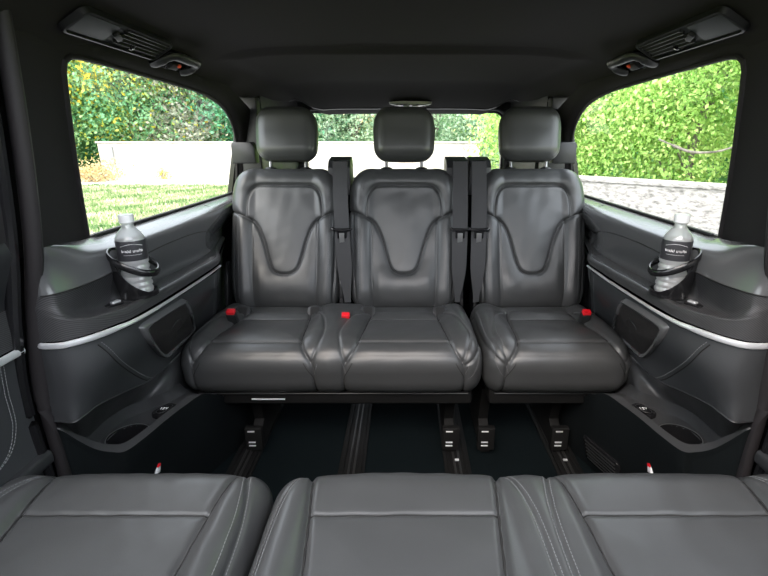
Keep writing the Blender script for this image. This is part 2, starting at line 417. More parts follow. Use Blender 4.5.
def cushion_mesh(hx, hy, hz, r, centres, fl, seed, edge_seams=(), seatlen=None):
    V, N, Fq = rbox((hx, hy, hz), r, .0036)
    lines = []; st = []
    for c in centres:
        a, b = seam_lines(c, fl, 0); lines += a; st += b
    lines += list(edge_seams); st += list(edge_seams)
    X = V[:, 0]; T = V[:, 1] + hy - (hz - V[:, 2]) * (V[:, 1] < hy * .5)
    w = np.clip(np.maximum(N[:, 2], -N[:, 1]), 0, 1) ** .7
    insert = [l for l in lines if l not in st]
    dh = pl_dist(X, T, [l for l in insert if len(l) == 2]); ds = pl_dist(X, T, [l for l in insert if len(l) > 2]); d = np.minimum(dh, ds); d2 = pl_dist(X, T, st)
    dep = .0030 if fl else .007; pf = .006 if fl else .009
    disp = -dep * np.exp(-(dh / .0042) ** 2) - (.010 if fl else .007) * np.exp(-(ds / (.0055 if fl else .0042)) ** 2) - .0045 * np.exp(-(d2 / .004) ** 2) + pf * (1 - np.exp(-d / (.08 if fl else .03))) + .004 * (1 - np.exp(-d2 / .02))
    ins = np.zeros(len(V))
    for c in centres: ins = np.maximum(ins, sm((.190 if fl else .19) - np.abs(X - c), 0, (.045 if fl else .07)))
    disp += (.016 if not fl else .020) * (1 - ins) * sm(T, 0, .12) * sm(hx - np.abs(X), 0, .05)
    if not fl:
        disp -= .010 * sm(T, .10, .24) * ins; disp += .010 * sm(T, .29, .34) * sm(.20 - np.abs(T - .40) , 0, .1) * ins
        disp += .006 * np.exp(-((T - .02) / .05) ** 2)
    else:
        disp += .004 * np.exp(-((T - .07) / .06) ** 2) * ins - .006 * sm(T, .14, .3) * ins
    disp += creases(V, .0007, 30, seed)
    V = V + N * (disp * w)[:, None]
    if not fl: V[:, 2] -= .016 * sm(T, .24, .40) * sm(V[:, 2], 0, .05)
    fr = sm(-T, -.02, .18); V[:, 1] += .018 * fr * sm(-N[:, 1], 0, .5)
    me = pad_mesh('cushion', V, Fq, M['leather'])
    bv = me_bvh(me); sts = []; sms = []
    for L in st:
        for o in ((-.0055, .0055) if fl else (.0055,)):
            P = []; g = Geo()
            for x, t in off2(L, o, 44):
                if t > .03: q = drape(bv, [(x, t - hy, 0)], (0, 0, -1), .0004)
                else: q = drape(bv, [(x, -hy, hz - .06 + t * .8)], (0, 1, 0), .0004)
                P += q
            if len(P) > 2:
                stitches(g, P, .0065, .0043, .0007); q = g.build('stitching', M['thread'], None, 0); sts.append(q.data); bpy.data.objects.remove(q)
    for L in insert:
        P = []
        for x, t in cr(L, 70):
            if t > .045: P += drape(bv, [(x, t - hy, 0)], (0, 0, -1), .0003)
            elif t < .02: P += drape(bv, [(x, -hy, hz - .05 + t * .8)], (0, 1, 0), .0003)
        P = [p for i, p in enumerate(P) if i == 0 or (p - P[i - 1]).length < .05]
        g = Geo()
        if len(P) > 3: tube(g, P, .0022 if fl and len(L) > 2 else .0013, 6); q = g.build('seam', M['seam'], None); sms.append(q.data); bpy.data.objects.remove(q)
    return me, (sts, sms), bv

CUSH_Z = .372
def rear_seat(name, label, centres, cx, hx, seed, belts, buckles, edge, isofix, legs):
    """belts: (x top, x bottom) ; everything in world places, root on the floor"""
    root = empty(name, (cx, 1.45, 0)); W = Vector((cx, 1.45, 0)); root['label'] = label; root['category'] = 'seat'
    me, sme, bv = cushion_mesh(hx, .235, .088, (.055, .085, .072), [c - cx for c in centres], False, seed, edge)
    cu = link('cushion', me, root); cu.location = Vector((cx, 1.505, CUSH_Z)) - W
    for q in sme[0]: link('stitching', q, cu)
    for q in sme[1]: link('seam', q, cu)
    for c in centres:
        b = link('backrest', ME_BACK, root); b.location = Vector((c, 1.705, .442)) - W; b.rotation_euler = (-REC, 0, 0)
        for q in ME_BST: link('stitching', q, b)
        for q in ME_BSEAM: link('seam', q, b)
        g = Geo(); box(g, (0, .125, .27), (.195, .022, .25), bev=.02); g.build('back_shell', M['dark_plastic'], b)
        h = link('headrest', ME_HEAD, root); h.location = Vector((c, 1.955, 1.098)) - W; h.rotation_euler = (-REC * .85, 0, 0)
        for sx in (-1, 1):
            g = Geo(); tube(g, [(0, 0, -.19), (0, 0, -.06)], .0065, 12); p = g.build('post', M['tongue'], h); p.location = (sx * .072, .008, 0)
            g = Geo(); lathe(g, [(.001, .014), (.012, .014), (.020, .010), (.024, 0), (.024, -.03)], 20, sx=1.15, sy=.8)
            p = g.build('post_collar', M['dark_plastic'], b); p.location = (sx * .072, .055, .562)
    for x in isofix:
        g = Geo(); R = Matrix.Rotation(math.radians(-20), 3, 'X')
        hit = drape(bv, [(x - cx, .112, 0)], (0, 0, -1))[0] + Vector((cx, 1.505, CUSH_Z)) - W
        out = rrect(.029, .026, .018, 6)
        prism(g, out, .014, hit + Vector((0, .004, .000)), (1, 0, 0), (0, .62, .78), .004, 0)
        an = g.build('child_seat_anchor', M['plastic'], root)
        g = Geo(); prism(g, rrect(.017, .018, .005, 4), .0020, hit + Vector((0, .004 - .78 * .0135, .62 * .0135)), (1, 0, 0), (0, .62, .78), 0)
        g.build('slot', M['seam'], an)
        g = Geo(); tube(g, [hit + Vector((x_, -.013, -.002)) for x_ in (-.010, 0, .010)], .0020, 8)
        g.build('anchor_loop', M['tongue'], an)
    for xt, xb in belts:
        g = Geo()  # webbing from the shoulder outlet to the lap anchor
        zs = np.linspace(0, 1, 30); v = []; f = []
        for i, t in enumerate(zs):
            z = 1.0 - t * .53; y = 1.862 - (1.0 - z) * .31 - .020 * math.sin(t * PI) - .004; x = xt + (xb - xt) * t ** 1.5
            hw = .029 - .017 * sm(np.array(t), .72, 1.0); tw = .010 * math.sin(t * 5)
            v += [(x - hw, y + tw * .4, z), (x + hw, y - tw * .4, z), (x + hw, y - tw * .4 + .003, z), (x - hw, y + tw * .4 + .003, z)]
        for i in range(29):
            for j in range(4): f.append((i * 4 + j, i * 4 + (j + 1) % 4, (i + 1) * 4 + (j + 1) % 4, (i + 1) * 4 + j))
        f += [(3, 2, 1, 0), (116, 117, 118, 119)]
        g.add(v, f); bl = g.build('seat_belt', M['belt'], root, org=W)
        zt = .750; yt = 1.862 - (1 - zt) * .31 - .028; xx = xt + (xb - xt) * ((1 - zt) / .53) ** 1.5
        g = Geo(); tube(g, [(xx - .036, yt - .002, zt + .004), (xx - .03, yt - .006, zt - .002), (xx + .03, yt - .006, zt - .002), (xx + .036, yt - .002, zt + .004)], .0085, 10, flat=(1, .75))
        box(g, (xx, yt - .004, zt - .020), (.018, .0045, .016), bev=.003); g.build('belt_latch_plate', M['gloss'], bl, org=W)
        g = Geo(); box(g, (xx, yt - .009, zt - .034), (.010, .0018, .020), bev=.001); g.build('latch_tongue', M['tongue'], bl, org=W)
        g = Geo()  # shoulder outlet that carries the belt over the backrest
        out = [(-.062, 0), (-.056, .085), (-.030, .112), (.050, .124), (.070, .105), (.072, 0)]
        prism(g, [(a, b) for a, b in out], .088, (xt - .044 + (.010 if cx > 0 else -.008), 1.93, .890), (0, 1, 0), (0, 0, 1), .006)
        ho = g.build('belt_housing', M['plastic'], root, org=W)
        g = Geo(); box(g, (xt, 1.872, .985), (.028, .006, .018), Matrix.Rotation(-.5, 3, 'X'), bev=.003); g.build('belt_slot', M['gloss'], ho, org=W)
    for x, y, z in buckles:
        g = Geo(); R = Matrix.Rotation(math.radians(25), 3, 'X')
        box(g, (x, y + .012, z - .04), (.016, .012, .045), R, bev=.004); bk = g.build('belt_buckle', M['dark_plastic'], root, org=W)
        g = Geo(); box(g, (x, y - .006, z + .002), (.014, .010, .012), R, bev=.003); g.build('release_button', M['red'], bk, org=W)
    # recliner covers beside the backrests
    for c in centres:
        for sx in (-1, 1):
            g = Geo(); prism(g, cr([(-.05, -.06), (.06, -.06), (.08, .02), (.06, .12), (.03, .16), (-.01, .12), (-.04, .03), (-.05, -.06)], 26)[:-1], .014, (c + sx * .228 - .007, 1.74, .46), (0, 1, 0), (0, 0, 1), .004)
            g.build('recliner_cover', M['gloss'], root, org=W)
    g = Geo(); box(g, (cx, 1.53, .268), (hx - .025, .205, .030), bev=.015); ba = g.build('seat_base', M['rail'], root, org=W)
    g = Geo(); tube(g, [(cx - hx + .04, 1.318, .286), (cx + hx - .04, 1.318, .286)], .0022, 6); g.build('base_piping', M['dark_plastic'], ba, org=W)
    for x in legs:
        g = Geo(); prism(g, [(-.13, .0), (.16, 0), (.14, .05), (.09, .09), (.13, .235), (-.10, .235), (-.06, .09), (-.11, .05)], .035, (x - .0175, 1.50, .018), (0, 1, 0), (0, 0, 1), .005)
        lg = g.build('leg', M['rail'], root, org=W)
        g = Geo(); box(g, (x, 1.372, .075), (.030, .012, .045), bev=.006); br = g.build('leg_bracket', M['rail'], lg, org=W)
        for dz in (-.024, -.010, .034):
            g = Geo(); box(g, (x - .006, 1.359, .075 + dz), (.012, .002, .0022), bev=.0008); g.build('bolt_head', M['alu'], br, org=W)
    return root

dbl = rear_seat('rear_bench_seat', 'two-place black leather rear bench seat with two headrests', (-.475, 0), -.232, .484, 11,
                [(-.252, -.222), (.222, .212)], [(-.205, 1.500, .487), (-.612, 1.51, .497)],
                [cr([(.470, .36), (.474, .16), (.466, .05), (.446, -.02), (.424, -.045)], 24)], (-.612, -.338, -.137, .137), (-.53, .165))
g = Geo(); tube(g, [(-.505, 1.322, .262), (-.395, 1.322, .262)], .0030, 8); g.build('release_bar', M['alu'], dbl, org=(-.232, 1.45, 0))
sgl = rear_seat('rear_single_seat', 'black leather single rear seat with one headrest beside the two-place bench', (.510,), .494, .236, 12,
                [(.296, .285)], [(.645, 1.51, .495)],
                [cr([(-.222, .36), (-.226, .16), (-.218, .05), (-.196, -.02), (-.176, -.045)], 24)], (), (.29, .55))

def front_seat(name, label, centres, cx, hx, seed):
    root = empty(name, (cx, .50, 0)); root['label'] = label; root['category'] = 'seat'
    me, sme, bv = cushion_mesh(hx, .25, .085, (.055, .070, .060), [-(c - cx) for c in centres], True, seed)
    cu = link('cushion', me, root); cu.location = (0, -.003, .388); cu.rotation_euler = (0, 0, PI); 
    for q in sme[0]: link('stitching', q, cu)
    for q in sme[1]: link('seam', q, cu)
    for c in centres:
        b = link('backrest', ME_BACK, root); b.location = (c - cx, -.26, .455); b.rotation_euler = (-math.radians(29), 0, PI)
        for q in ME_BST: link('stitching', q, b)
        for q in ME_BSEAM: link('seam', q, b)
        g = Geo(); box(g, (0, .125, .27), (.195, .022, .25), bev=.02); g.build('back_shell', M['dark_plastic'], b)
    g = Geo(); box(g, (0, -.01, .265), (hx - .03, .20, .030), bev=.015); g.build('seat_base', M['dark_plastic'], root)
    for x in (-hx + .12, hx - .12):
        g = Geo(); prism(g, [(-.15, 0), (.15, 0), (.12, .05), (.08, .10), (.10, .235), (-.10, .235), (-.08, .10), (-.12, .05)], .035, (x - .0175, 0, .012), (0, 1, 0), (0, 0, 1), .005)
        g.build('leg', M['dark_plastic'], root)
    return root
front_seat('facing_single_seat', 'black leather seat cushion standing alone, nearest seat at the lower left corner', (-.49,), -.505, .255, 21)
front_seat('facing_bench_seat', 'black leather two-place seat cushion, nearest seat at the lower middle and right', (0, .462), .250, .492, 22)
# ------------------------------------------------------------------ van body, built for the left side and mirrored
EYE = Vector((0, 0, CAMZ))
def both(fn):
    for s in (-1, 1): fn(s)
def G(s, g): return g if s < 0 else g.mirrored()
def mp(s, p): return (p[0] if s < 0 else -p[0], p[1], p[2])

def seal_x(z): return float(np.interp(z, [0, .34, .54, .66, .78, .895, 1.11, 1.24, 1.40], [-.765, -.772, -.778, -.765, -.742, -.716, -.688, -.684, -.66]))
def glass_x(z): return -.785 + (z - .85) * .2125
# window opening outline in (y, z), counter-clockwise starting at the sill front
WIN = cr([(1.113, .832), (1.108, .86), (1.086, .95), (1.062, 1.06), (1.038, 1.20), (1.038, 1.232), (1.060, 1.247), (1.12, 1.250), (1.30, 1.248), (1.50, 1.244), (1.69, 1.237), (1.86, 1.215), (1.98, 1.175), (2.07, 1.11), (2.12, 1.02), (2.15, .92), (2.155, .86)], 90)
WINB = [(y, .85) for y in np.linspace(2.15, 1.113, 40)]
def surround(s):
    """trim skin round the side window: pillar in front, rail above, pillar behind"""
    g = Geo(); rows = [[], [], [], [], []]
    for i, (y, z) in enumerate(WIN):
        t = i / (len(WIN) - 1)
        # outward end of the skin
        if z < 1.236 and y < 1.2: J = (seal_x(z), .875, z)
        elif y < 1.4 and t < .5:
            k = min(1, (y - 1.05) / .25); J = (-.690, .875 + (y - 1.05) * 1.3 if y < 1.3 else y - .05, 1.285)
        elif y < 1.9: J = (-.675, y, 1.285)
        else:
            k = sm(np.array(y), 1.88, 2.12); zz = z + (1 - k) * .07
            J = (-.675 + .0 * k, y + .28 * k, min(1.285, zz + .02 * k))
        O = Vector((glass_x(z), y, z))
        a = Vector((0, WIN[max(0, i - 1)][0], WIN[max(0, i - 1)][1])); b = Vector((0, WIN[min(89, i + 1)][0], WIN[min(89, i + 1)][1]))
        tn = (b - a).normalized(); n = Vector((0, -tn.z, tn.y))  # away from the opening
        n = Vector((0, -tn.z, tn.y))
        J = Vector(J)
        I1 = O + n * .004 + Vector((.012, 0, 0)); I2 = O + n * .016 + Vector((.028, 0, 0)); I3 = O + n * .036 + Vector((.034, 0, 0))
        if i < 30:
            k = sm(np.array(float(i)), 22, 30); I1 = (O + (J - O) * .10).lerp(I1, k); I2 = (O + (J - O) * .3).lerp(I2, k); I3 = (O + (J - O) * .6 + Vector((.004, 0, 0))).lerp(I3, k)
        for r, p in zip(rows, (O, I1, I2, I3, J)): r.append(p)
    nv = 5; v = []; f = []
    for i in range(90):
        for r in rows: v.append(r[i])
    for i in range(89):
        for j in range(4): f.append((i * nv + j, i * nv + j + 1, (i + 1) * nv + j + 1, (i + 1) * nv + j))
    g.add(v, f); return G(s, g)

PATH = [(-.772, .868), (-.745, .862), (-.714, .866), (-.690, .888), (-.670, .920), (-.654, .960), (-.641, 1.00), (-.632, 1.08), (-.627, 1.20), (-.624, 1.35), (-.628, 1.50), (-.69, 1.66), (-.76, 1.9)]
NP = len(PATH)
def row(zs, dx=0.0):
    z = zs if isinstance(zs, (list, tuple)) else [zs] * NP; d = dx if isinstance(dx, (list, tuple)) else [dx] * NP
    return [(x + dd, y, zz) for (x, y), zz, dd in zip(PATH, z, d)]
R_sill0 = [(-.715, .873, .885), (-.722, .885, .885), (-.735, .92, .878), (-.748, .97, .868), (-.76, 1.03, .858), (-.772, 1.09, .852), (-.785, 1.13, .850), (-.785, 1.20, .850), (-.785, 1.35, .850), (-.785, 1.50, .850), (-.785, 1.70, .850), (-.785, 1.9, .850), (-.785, 2.18, .850)]
R_sill1 = [(-.716, .872, .868), (-.720, .88, .868), (-.726, .91, .866), (-.731, .96, .860), (-.735, 1.02, .846), (-.737, 1.08, .839), (-.738, 1.13, .836), (-.738, 1.20, .836), (-.736, 1.35, .836), (-.733, 1.50, .836), (-.728, 1.70, .836), (-.722, 1.9, .836), (-.71, 2.18, .836)]
R_should = [(-.728, .868, .835), (-.722, .872, .835), (-.718, .90, .832), (-.714, .95, .826), (-.711, 1.00, .822), (-.710, 1.07, .820), (-.709, 1.13, .820), (-.708, 1.20, .820), (-.706, 1.35, .820), (-.703, 1.50, .818), (-.698, 1.70, .812), (-.715, 1.9, .81), (-.72, 2.18, .81)]
R_lip = [(-.745, .866, .780), (-.728, .864, .780), (-.712, .878, .780), (-.702, .915, .779), (-.698, .955, .778), (-.697, 1.00, .778), (-.697, 1.07, .780), (-.697, 1.15, .784), (-.695, 1.30, .790), (-.692, 1.48, .786), (-.700, 1.62, .766), (-.73, 1.72, .74), (-.775, 1.92, .73)]
R_rec = [(-.752, .864, .762), (-.735, .862, .762), (-.712, .876, .756), (-.708, .915, .735), (-.712, .955, .722), (-.715, 1.00, .716), (-.716, 1.07, .712), (-.716, 1.15, .710), (-.712, 1.30, .708), (-.706, 1.48, .706), (-.708, 1.61, .702), (-.728, 1.71, .700), (-.772, 1.91, .70)]
R_floor = [(-.756, .863, .752), (-.738, .861, .752), (-.706, .873, .738), (-.697, .908, .719), (-.690, .945, .707), (-.682, .985, .702), (-.676, 1.06, .700), (-.672, 1.15, .699), (-.668, 1.30, .698), (-.664, 1.48, .696), (-.680, 1.60, .695), (-.715, 1.69, .695), (-.770, 1.90, .695)]
R_edge = row([.742, .742, .734, .722, .716, .713, .711, .710, .708, .706, .702, .698, .695], [0, 0, 0, -.002, -.004, -.006, -.008, -.010, -.012, -.012, -.012, -.012, -.012])
R_edge2 = row([.728, .728, .722, .712, .707, .704, .702, .702, .700, .698, .695, .691, .688])
R_low = row([.682] * 7 + [.683] * 3 + [.684, .682, .68])
R_chb = row(.664, -.002)
R_mid1 = row([.60] * 13, [0, .004, .006, .004, .0, -.006, -.012, -.014, -.016, -.018, -.02, -.02, -.02])
R_mid2 = [(-.782, .868, .54), (-.752, .864, .54), (-.722, .866, .535), (-.708, .885, .53), (-.700, .915, .525), (-.695, .96, .52), (-.690, 1.01, .515), (-.688, 1.09, .51), (-.692, 1.2, .50), (-.712, 1.35, .49), (-.725, 1.5, .48), (-.74, 1.68, .47), (-.77, 1.9, .47)]
R_seam = [(-.782, .866, .49), (-.755, .862, .49), (-.726, .860, .490), (-.716, .885, .493), (-.712, .92, .494), (-.709, .97, .484), (-.706, 1.03, .470), (-.702, 1.10, .452), (-.706, 1.20, .438), (-.722, 1.32, .425), (-.735, 1.46, .410), (-.74, 1.62, .40), (-.75, 1.9, .39)]

def build_side(s):
    side = 'left' if s < 0 else 'right'
    # --- fixed skin round the window
    w = surround(s).build('wall_' + side, M['pillar'], None, 50); tag(w, kind='structure')
    # luggage-space side behind the window and outer bodywork
    g = Geo(); loft([[(-.675, 2.30, 1.34), (-.675, 2.6, 1.34), (-.64, 2.95, 1.34)], [(-.675, 2.30, 1.1), (-.68, 2.6, 1.1), (-.65, 2.95, 1.1)], [(-.655, 2.10, .70), (-.70, 2.6, .8), (-.66, 2.95, .8)], [(-.62, 2.0, 0), (-.62, 2.6, 0), (-.62, 2.95, 0)]], 30, 30, g)
    G(s, g).build('luggage_side', M['dark_plastic'], w)
    g = Geo(); v = []
    # outside skin below the glass so no daylight leaks in
    ol = [(-.35, 0), (2.98, 0), (2.98, .84), (-.35, .84)]
    prism(g, ol, .02, (-.83, 0, 0), (0, 1, 0), (0, 0, 1), 0)
    for y0, y1 in ((.80, 1.04), (2.17, 2.98)):
        g.add([(-.81, y0, .84), (-.81, y1, .84), (-.69, y1 - (.03 if y0 < 1 else 0), 1.36), (-.69, y0, 1.36), (-.83, y0, .84), (-.83, y1, .84), (-.71, y1 - (.03 if y0 < 1 else 0), 1.36), (-.71, y0, 1.36)],
              [(0, 1, 2, 3), (7, 6, 5, 4), (0, 4, 5, 1), (1, 5, 6, 2), (2, 6, 7, 3), (3, 7, 4, 0)])
    g.add([(-.735, .8, 1.262), (-.735, 2.98, 1.262), (-.69, 2.98, 1.38), (-.69, .8, 1.38), (-.745, .8, 1.262), (-.745, 2.98, 1.262), (-.70, 2.98, 1.40), (-.70, .8, 1.40)],
          [(0, 1, 2, 3), (7, 6, 5, 4), (0, 4, 5, 1), (2, 6, 7, 3)])
    g.add([(-.83, .8, .84), (-.83, 2.98, .84), (-.79, 2.98, .845), (-.79, .8, .845)], [(0, 1, 2, 3)])
    G(s, g).build('outer_skin', M['gloss'], w, 0)
    # --- glass
    wn = empty('window_1' if s < 0 else 'window_2', mp(s, (-.77, 1.6, .85))); tag(wn, kind='structure')
    og = wn.location[:]
    prf = [(y, z) for y, z in WIN + WINB]
    g = Geo(); g.add([(glass_x(z) - .004, 1.62 + (y - 1.62) * 1.008, z) for y, z in prf], [tuple(range(len(prf)))]); G(s, g).build('window_pane', M['glass'], wn, 0, org=og)
    g = Geo(); tube(g, [(glass_x(z) + .001, y, z) for y, z in prf], .0065, 8, closed=True, up=(1, 0, 0)); G(s, g).build('window_rubber', M['rubber'], wn, org=og)
    g = Geo(); tube(g, [(-.776, y, .8535) for y in (1.13, 1.5, 1.9, 2.15)], .0035, 6); G(s, g).build('window_ledge', M['plastic'], wn, org=og)

    # --- lower trim panel, one moulding with its own parts
    org = mp(s, (-.70, 1.3, 0))
    root = empty('side_trim_panel', org)
    tag(root, ('black side trim panel with armrest and speaker under the window showing the %s wall' % ('white' if s < 0 else 'stone')), 'trim panel', 'side trim panels')
    g = loft([R_sill0, R_sill1, R_should, R_lip], 150, 30); G(s, g).build('shoulder_ledge', M['ledge'], root, 40, org=org)
    g = Geo(); tube(g, [(-.757, 1.74, .8450), (-.738, 1.735, .8390), (-.724, 1.73, .829), (-.709, 1.72, .815)], .0014, 5); G(s, g).build('panel_joint', M['seam'], root, org=org)
    n1 = 60
    arm = loft([R_lip, R_rec, R_floor, R_edge, R_edge2, R_low], 160, 60); AB = arm.bvh()
    ar_m = [0 if (sum(arm.v[i][1] for i in q) / 4 < 1.05 or (sum(arm.v[i][2] for i in q) / 4 < .7085 and k % 59 > 35)) else 1 for k, q in enumerate(arm.f)]
    arm.m = ar_m
    ar = G(s, arm).build('armrest', [M['pattern'], M['ledge']], root, 60, org=org)
    g = Geo(); tube(g, [tuple(p) for p in cr_param([(x + .001, y + .0, z + .001) for x, y, z in R_lip], 120)][8:], .0016, 6); G(s, g).build('armrest_joint', M['seam'], ar, org=org)
    # metal strip under the armrest, slimmer towards the back
    g = Geo(); ctr = cr_param(row(.672, .001)[:11], 150); nn = 8; v = []; f = []
    for i, p in enumerate(ctr):
        t = i / 149; hh = .0074 - .0040 * float(sm(np.array(t), .35, .8)); a = ctr[max(0, i - 1)]; b = ctr[min(149, i + 1)]; d = Vector(b - a).normalized(); n = d.cross(Vector((0, 0, 1))).normalized()
        for j in range(nn):
            an = 2 * PI * j / nn; v.append(Vector(p) + n * math.cos(an) * .005 + Vector((0, 0, 1)) * math.sin(an) * hh)
    for i in range(149):
        for j in range(nn): f.append((i * nn + j, i * nn + (j + 1) % nn, (i + 1) * nn + (j + 1) % nn, (i + 1) * nn + j))
    g.add(v, f); G(s, g).build('metal_strip', M['alu'], root, org=org)
    low = loft([R_chb, R_mid1, R_mid2, R_seam], 160, 50); LB = low.bvh()
    lw = G(s, low).build('lower_panel', M['leather_side'], root, 60, org=org)
    g = Geo(); tube(g, [tuple(p) for p in cr_param(R_seam, 140)], .0022, 6); G(s, g).build('panel_edge', M['plastic'], root, org=org)
    def hitpx(B, pts, lift=.0):
        out = []
        for u, v in pts:
            h = B.ray_cast(EYE, ray(u, v))
            if h[0] is not None:
                n = h[1] if h[1].dot(ray(u, v)) < 0 else -h[1]; out.append(h[0] + n * lift)
        return out
    # stitched border of the upholstered field
    st = Geo(); gr = Geo()
    for L in ([(101, 342), (110, 349), (122, 361), (136, 371), (148, 377), (158, 377), (168, 370), (180, 360), (196, 345), (207, 333), (212, 322), (214, 300), (214, 272)],):
        P = hitpx(LB, cr(L, 90), .0006); stitches(st, P, .007, .0046, .0009, up=(1, 0, 0))
        P = hitpx(LB, cr([(u - 3.2, v + 2.6) if v > 330 else (u + 3, v) for u, v in L], 90), .0); tube(gr, P, .0016, 5, up=(1, 0, 0))
    P = hitpx(LB, cr([(222, 267), (221, 290), (219, 308), (217, 312)], 30), 0); 
    if len(P) > 2: tube(gr, P, .0018, 5, up=(1, 0, 0))
    G(s, st).build('stitching', M['thread'], lw, 0, org=org); G(s, gr).build('field_seam', M['seam'], lw, org=org)
    # speaker
    oc = [(139.5, 328), (146, 321), (180, 300), (185, 301), (188, 306), (193, 325), (192, 331), (187, 336), (170, 351), (164, 356.5), (158, 355), (147, 342)]
    O = hitpx(LB, cr(oc + oc[:1], 60)[:-1]); c = sum(O, Vector()) / len(O)
    a = (O[15] - O[45]).normalized(); nrm = (O[0] - c).cross(O[15] - c)
    nrm.normalize(); nrm = nrm if nrm.dot(EYE - c) > 0 else -nrm
    def ring(k, h): return [c + (p - c) * k + nrm * h for p in O]
    rs = [ring(1.04, -.012), ring(1.0, .008), ring(.95, .014), ring(.89, .014), ring(.85, .010), ring(.83, .005)]
    g = Geo(); n = len(O); g.add([p for r in rs for p in r], [(i * n + j, i * n + (j + 1) % n, (i + 1) * n + (j + 1) % n, (i + 1) * n + j) for i in range(5) for j in range(n)])
    sp = G(s, g).build('speaker', M['ledge'], root, 50, org=org)
    g = Geo(); rr = [ring(.85, .0095), ring(.70, .015), ring(.30, .020)]; v = [p for r in rr for p in r] + [c + nrm * .021]
    g.add(v, [(i * n + j, i * n + (j + 1) % n, (i + 1) * n + (j + 1) % n, (i + 1) * n + j) for i in range(2) for j in range(n)] + [(2 * n + j, 2 * n + (j + 1) % n, 3 * n) for j in range(n)])
    sg = G(s, g).build('speaker_grille', M['grille'], sp, org=org)
    g = Geo(); cc = c + (O[10] - c) * .12 + nrm * .020; ax = (O[12] - c).normalized(); ay = nrm.cross(ax).normalized()
    tube(g, [cc + ax * .030 * math.cos(q) + ay * .030 * math.sin(q) for q in np.linspace(0, 2 * PI, 32, endpoint=False)], .0012, 5, closed=True, up=nrm); G(s, g).build('speaker_ring', M['dark_plastic'], sg, org=org)
    # switch let into the armrest
    P = hitpx(AB, [(116, 304)]); p = P[0] if P else Vector((-.67, 1.0, .71))
    R = Matrix.Rotation(math.radians(-22), 3, 'Z')
    g = Geo(); box(g, p + Vector((0, 0, .001)), (.013, .030, .004), R, bev=.003); sw = G(s, g).build('switch_plate', M['gloss'], root, org=org)
    g = Geo(); box(g, p + Vector((.001, -.002, .006)), (.006, .011, .003), R, bev=.0028); G(s, g).build('switch_key', M['alu'], sw, org=org)

    # --- console with cup recess beside the floor
    C0 = [(x - .004, y + .002, z) for x, y, z in R_seam]
    C1 = [(-.79, .868, .47), (-.775, .868, .47), (-.76, .88, .46), (-.775, .915, .44), (-.790, .955, .42), (-.800, 1.00, .40), (-.802, 1.06, .385), (-.795, 1.14, .375), (-.775, 1.22, .37), (-.735, 1.30, .37), (-.69, 1.42, .37), (-.66, 1.6, .37), (-.65, 2.0, .37)]
    C2 = [(-.79, .867, .455), (-.772, .867, .455), (-.752, .882, .44), (-.762, .925, .39), (-.780, .965, .352), (-.792, 1.01, .345), (-.792, 1.07, .343), (-.780, 1.14, .343), (-.752, 1.20, .345), (-.715, 1.25, .352), (-.68, 1.36, .360), (-.655, 1.55, .362), (-.645, 2.0, .365)]
    C3 = [(-.785, .866, .45), (-.768, .866, .45), (-.746, .882, .436), (-.735, .925, .385), (-.715, .962, .352), (-.693, .995, .346), (-.680, 1.05, .343), (-.668, 1.11, .343), (-.655, 1.17, .346), (-.645, 1.23, .352), (-.632, 1.33, .360), (-.625, 1.5, .362), (-.62, 2.0, .365)]
    C4 = [(-.780, .865, .448), (-.764, .865, .448), (-.742, .876, .436), (-.725, .903, .395), (-.700, .935, .374), (-.680, .965, .366), (-.668, 1.03, .364), (-.656, 1.095, .362), (-.640, 1.155, .362), (-.622, 1.215, .362), (-.60, 1.33, .363), (-.585, 1.5, .364), (-.58, 2.0, .365)]
    C5 = [(-.779, .864, .446), (-.760, .862, .444), (-.738, .866, .428), (-.712, .884, .386), (-.690, .905, .368), (-.669, .927, .362), (-.652, 1.00, .360), (-.638, 1.07, .359), (-.620, 1.135, .359), (-.596, 1.195, .360), (-.575, 1.31, .361), (-.565, 1.5, .362), (-.56, 2.0, .362)]
    C6 = [(-.778, .864, .40), (-.757, .862, .40), (-.735, .866, .39), (-.712, .884, .36), (-.692, .906, .345), (-.672, .930, .340), (-.655, 1.00, .338), (-.642, 1.07, .337), (-.625, 1.135, .337), (-.603, 1.195, .338), (-.58, 1.31, .34), (-.57, 1.5, .34), (-.565, 2.0, .34)]
    C7 = [(-.785, .87, 0), (-.772, .874, 0), (-.765, .885, 0), (-.76, .91, 0), (-.755, .935, 0), (-.748, .955, 0), (-.735, 1.03, 0), (-.715, 1.11, 0), (-.692, 1.18, 0), (-.668, 1.25, 0), (-.628, 1.36, 0), (-.59, 1.52, 0), (-.58, 2.0, 0)]
    zt = [.364] * 4
    C5 = [(-.780, .864, .470), (-.758, .862, .466), (-.744, .882, .425), (-.727, .902, .388), (-.700, .914, .370), (-.671, .924, .366), (-.654, .985, .364), (-.640, 1.06, .363), (-.622, 1.13, .362), (-.598, 1.19, .362), (-.590, 1.26, .32), (-.60, 1.42, .25), (-.60, 2.0, .24)]
    C4 = [(-.782, .866, .472), (-.762, .866, .470), (-.754, .898, .430), (-.740, .924, .392), (-.714, .938, .374), (-.690, .952, .369), (-.673, 1.005, .367), (-.660, 1.07, .366), (-.645, 1.13, .365), (-.628, 1.18, .365), (-.615, 1.25, .325), (-.62, 1.42, .25), (-.62, 2.0, .24)]
    C3 = [(-.784, .868, .46), (-.766, .870, .455), (-.764, .905, .405), (-.752, .932, .355), (-.724, .948, .330), (-.699, .964, .326), (-.682, 1.012, .325), (-.670, 1.07, .325), (-.657, 1.125, .325), (-.647, 1.165, .335), (-.635, 1.24, .326), (-.64, 1.41, .25), (-.64, 2.0, .24)]
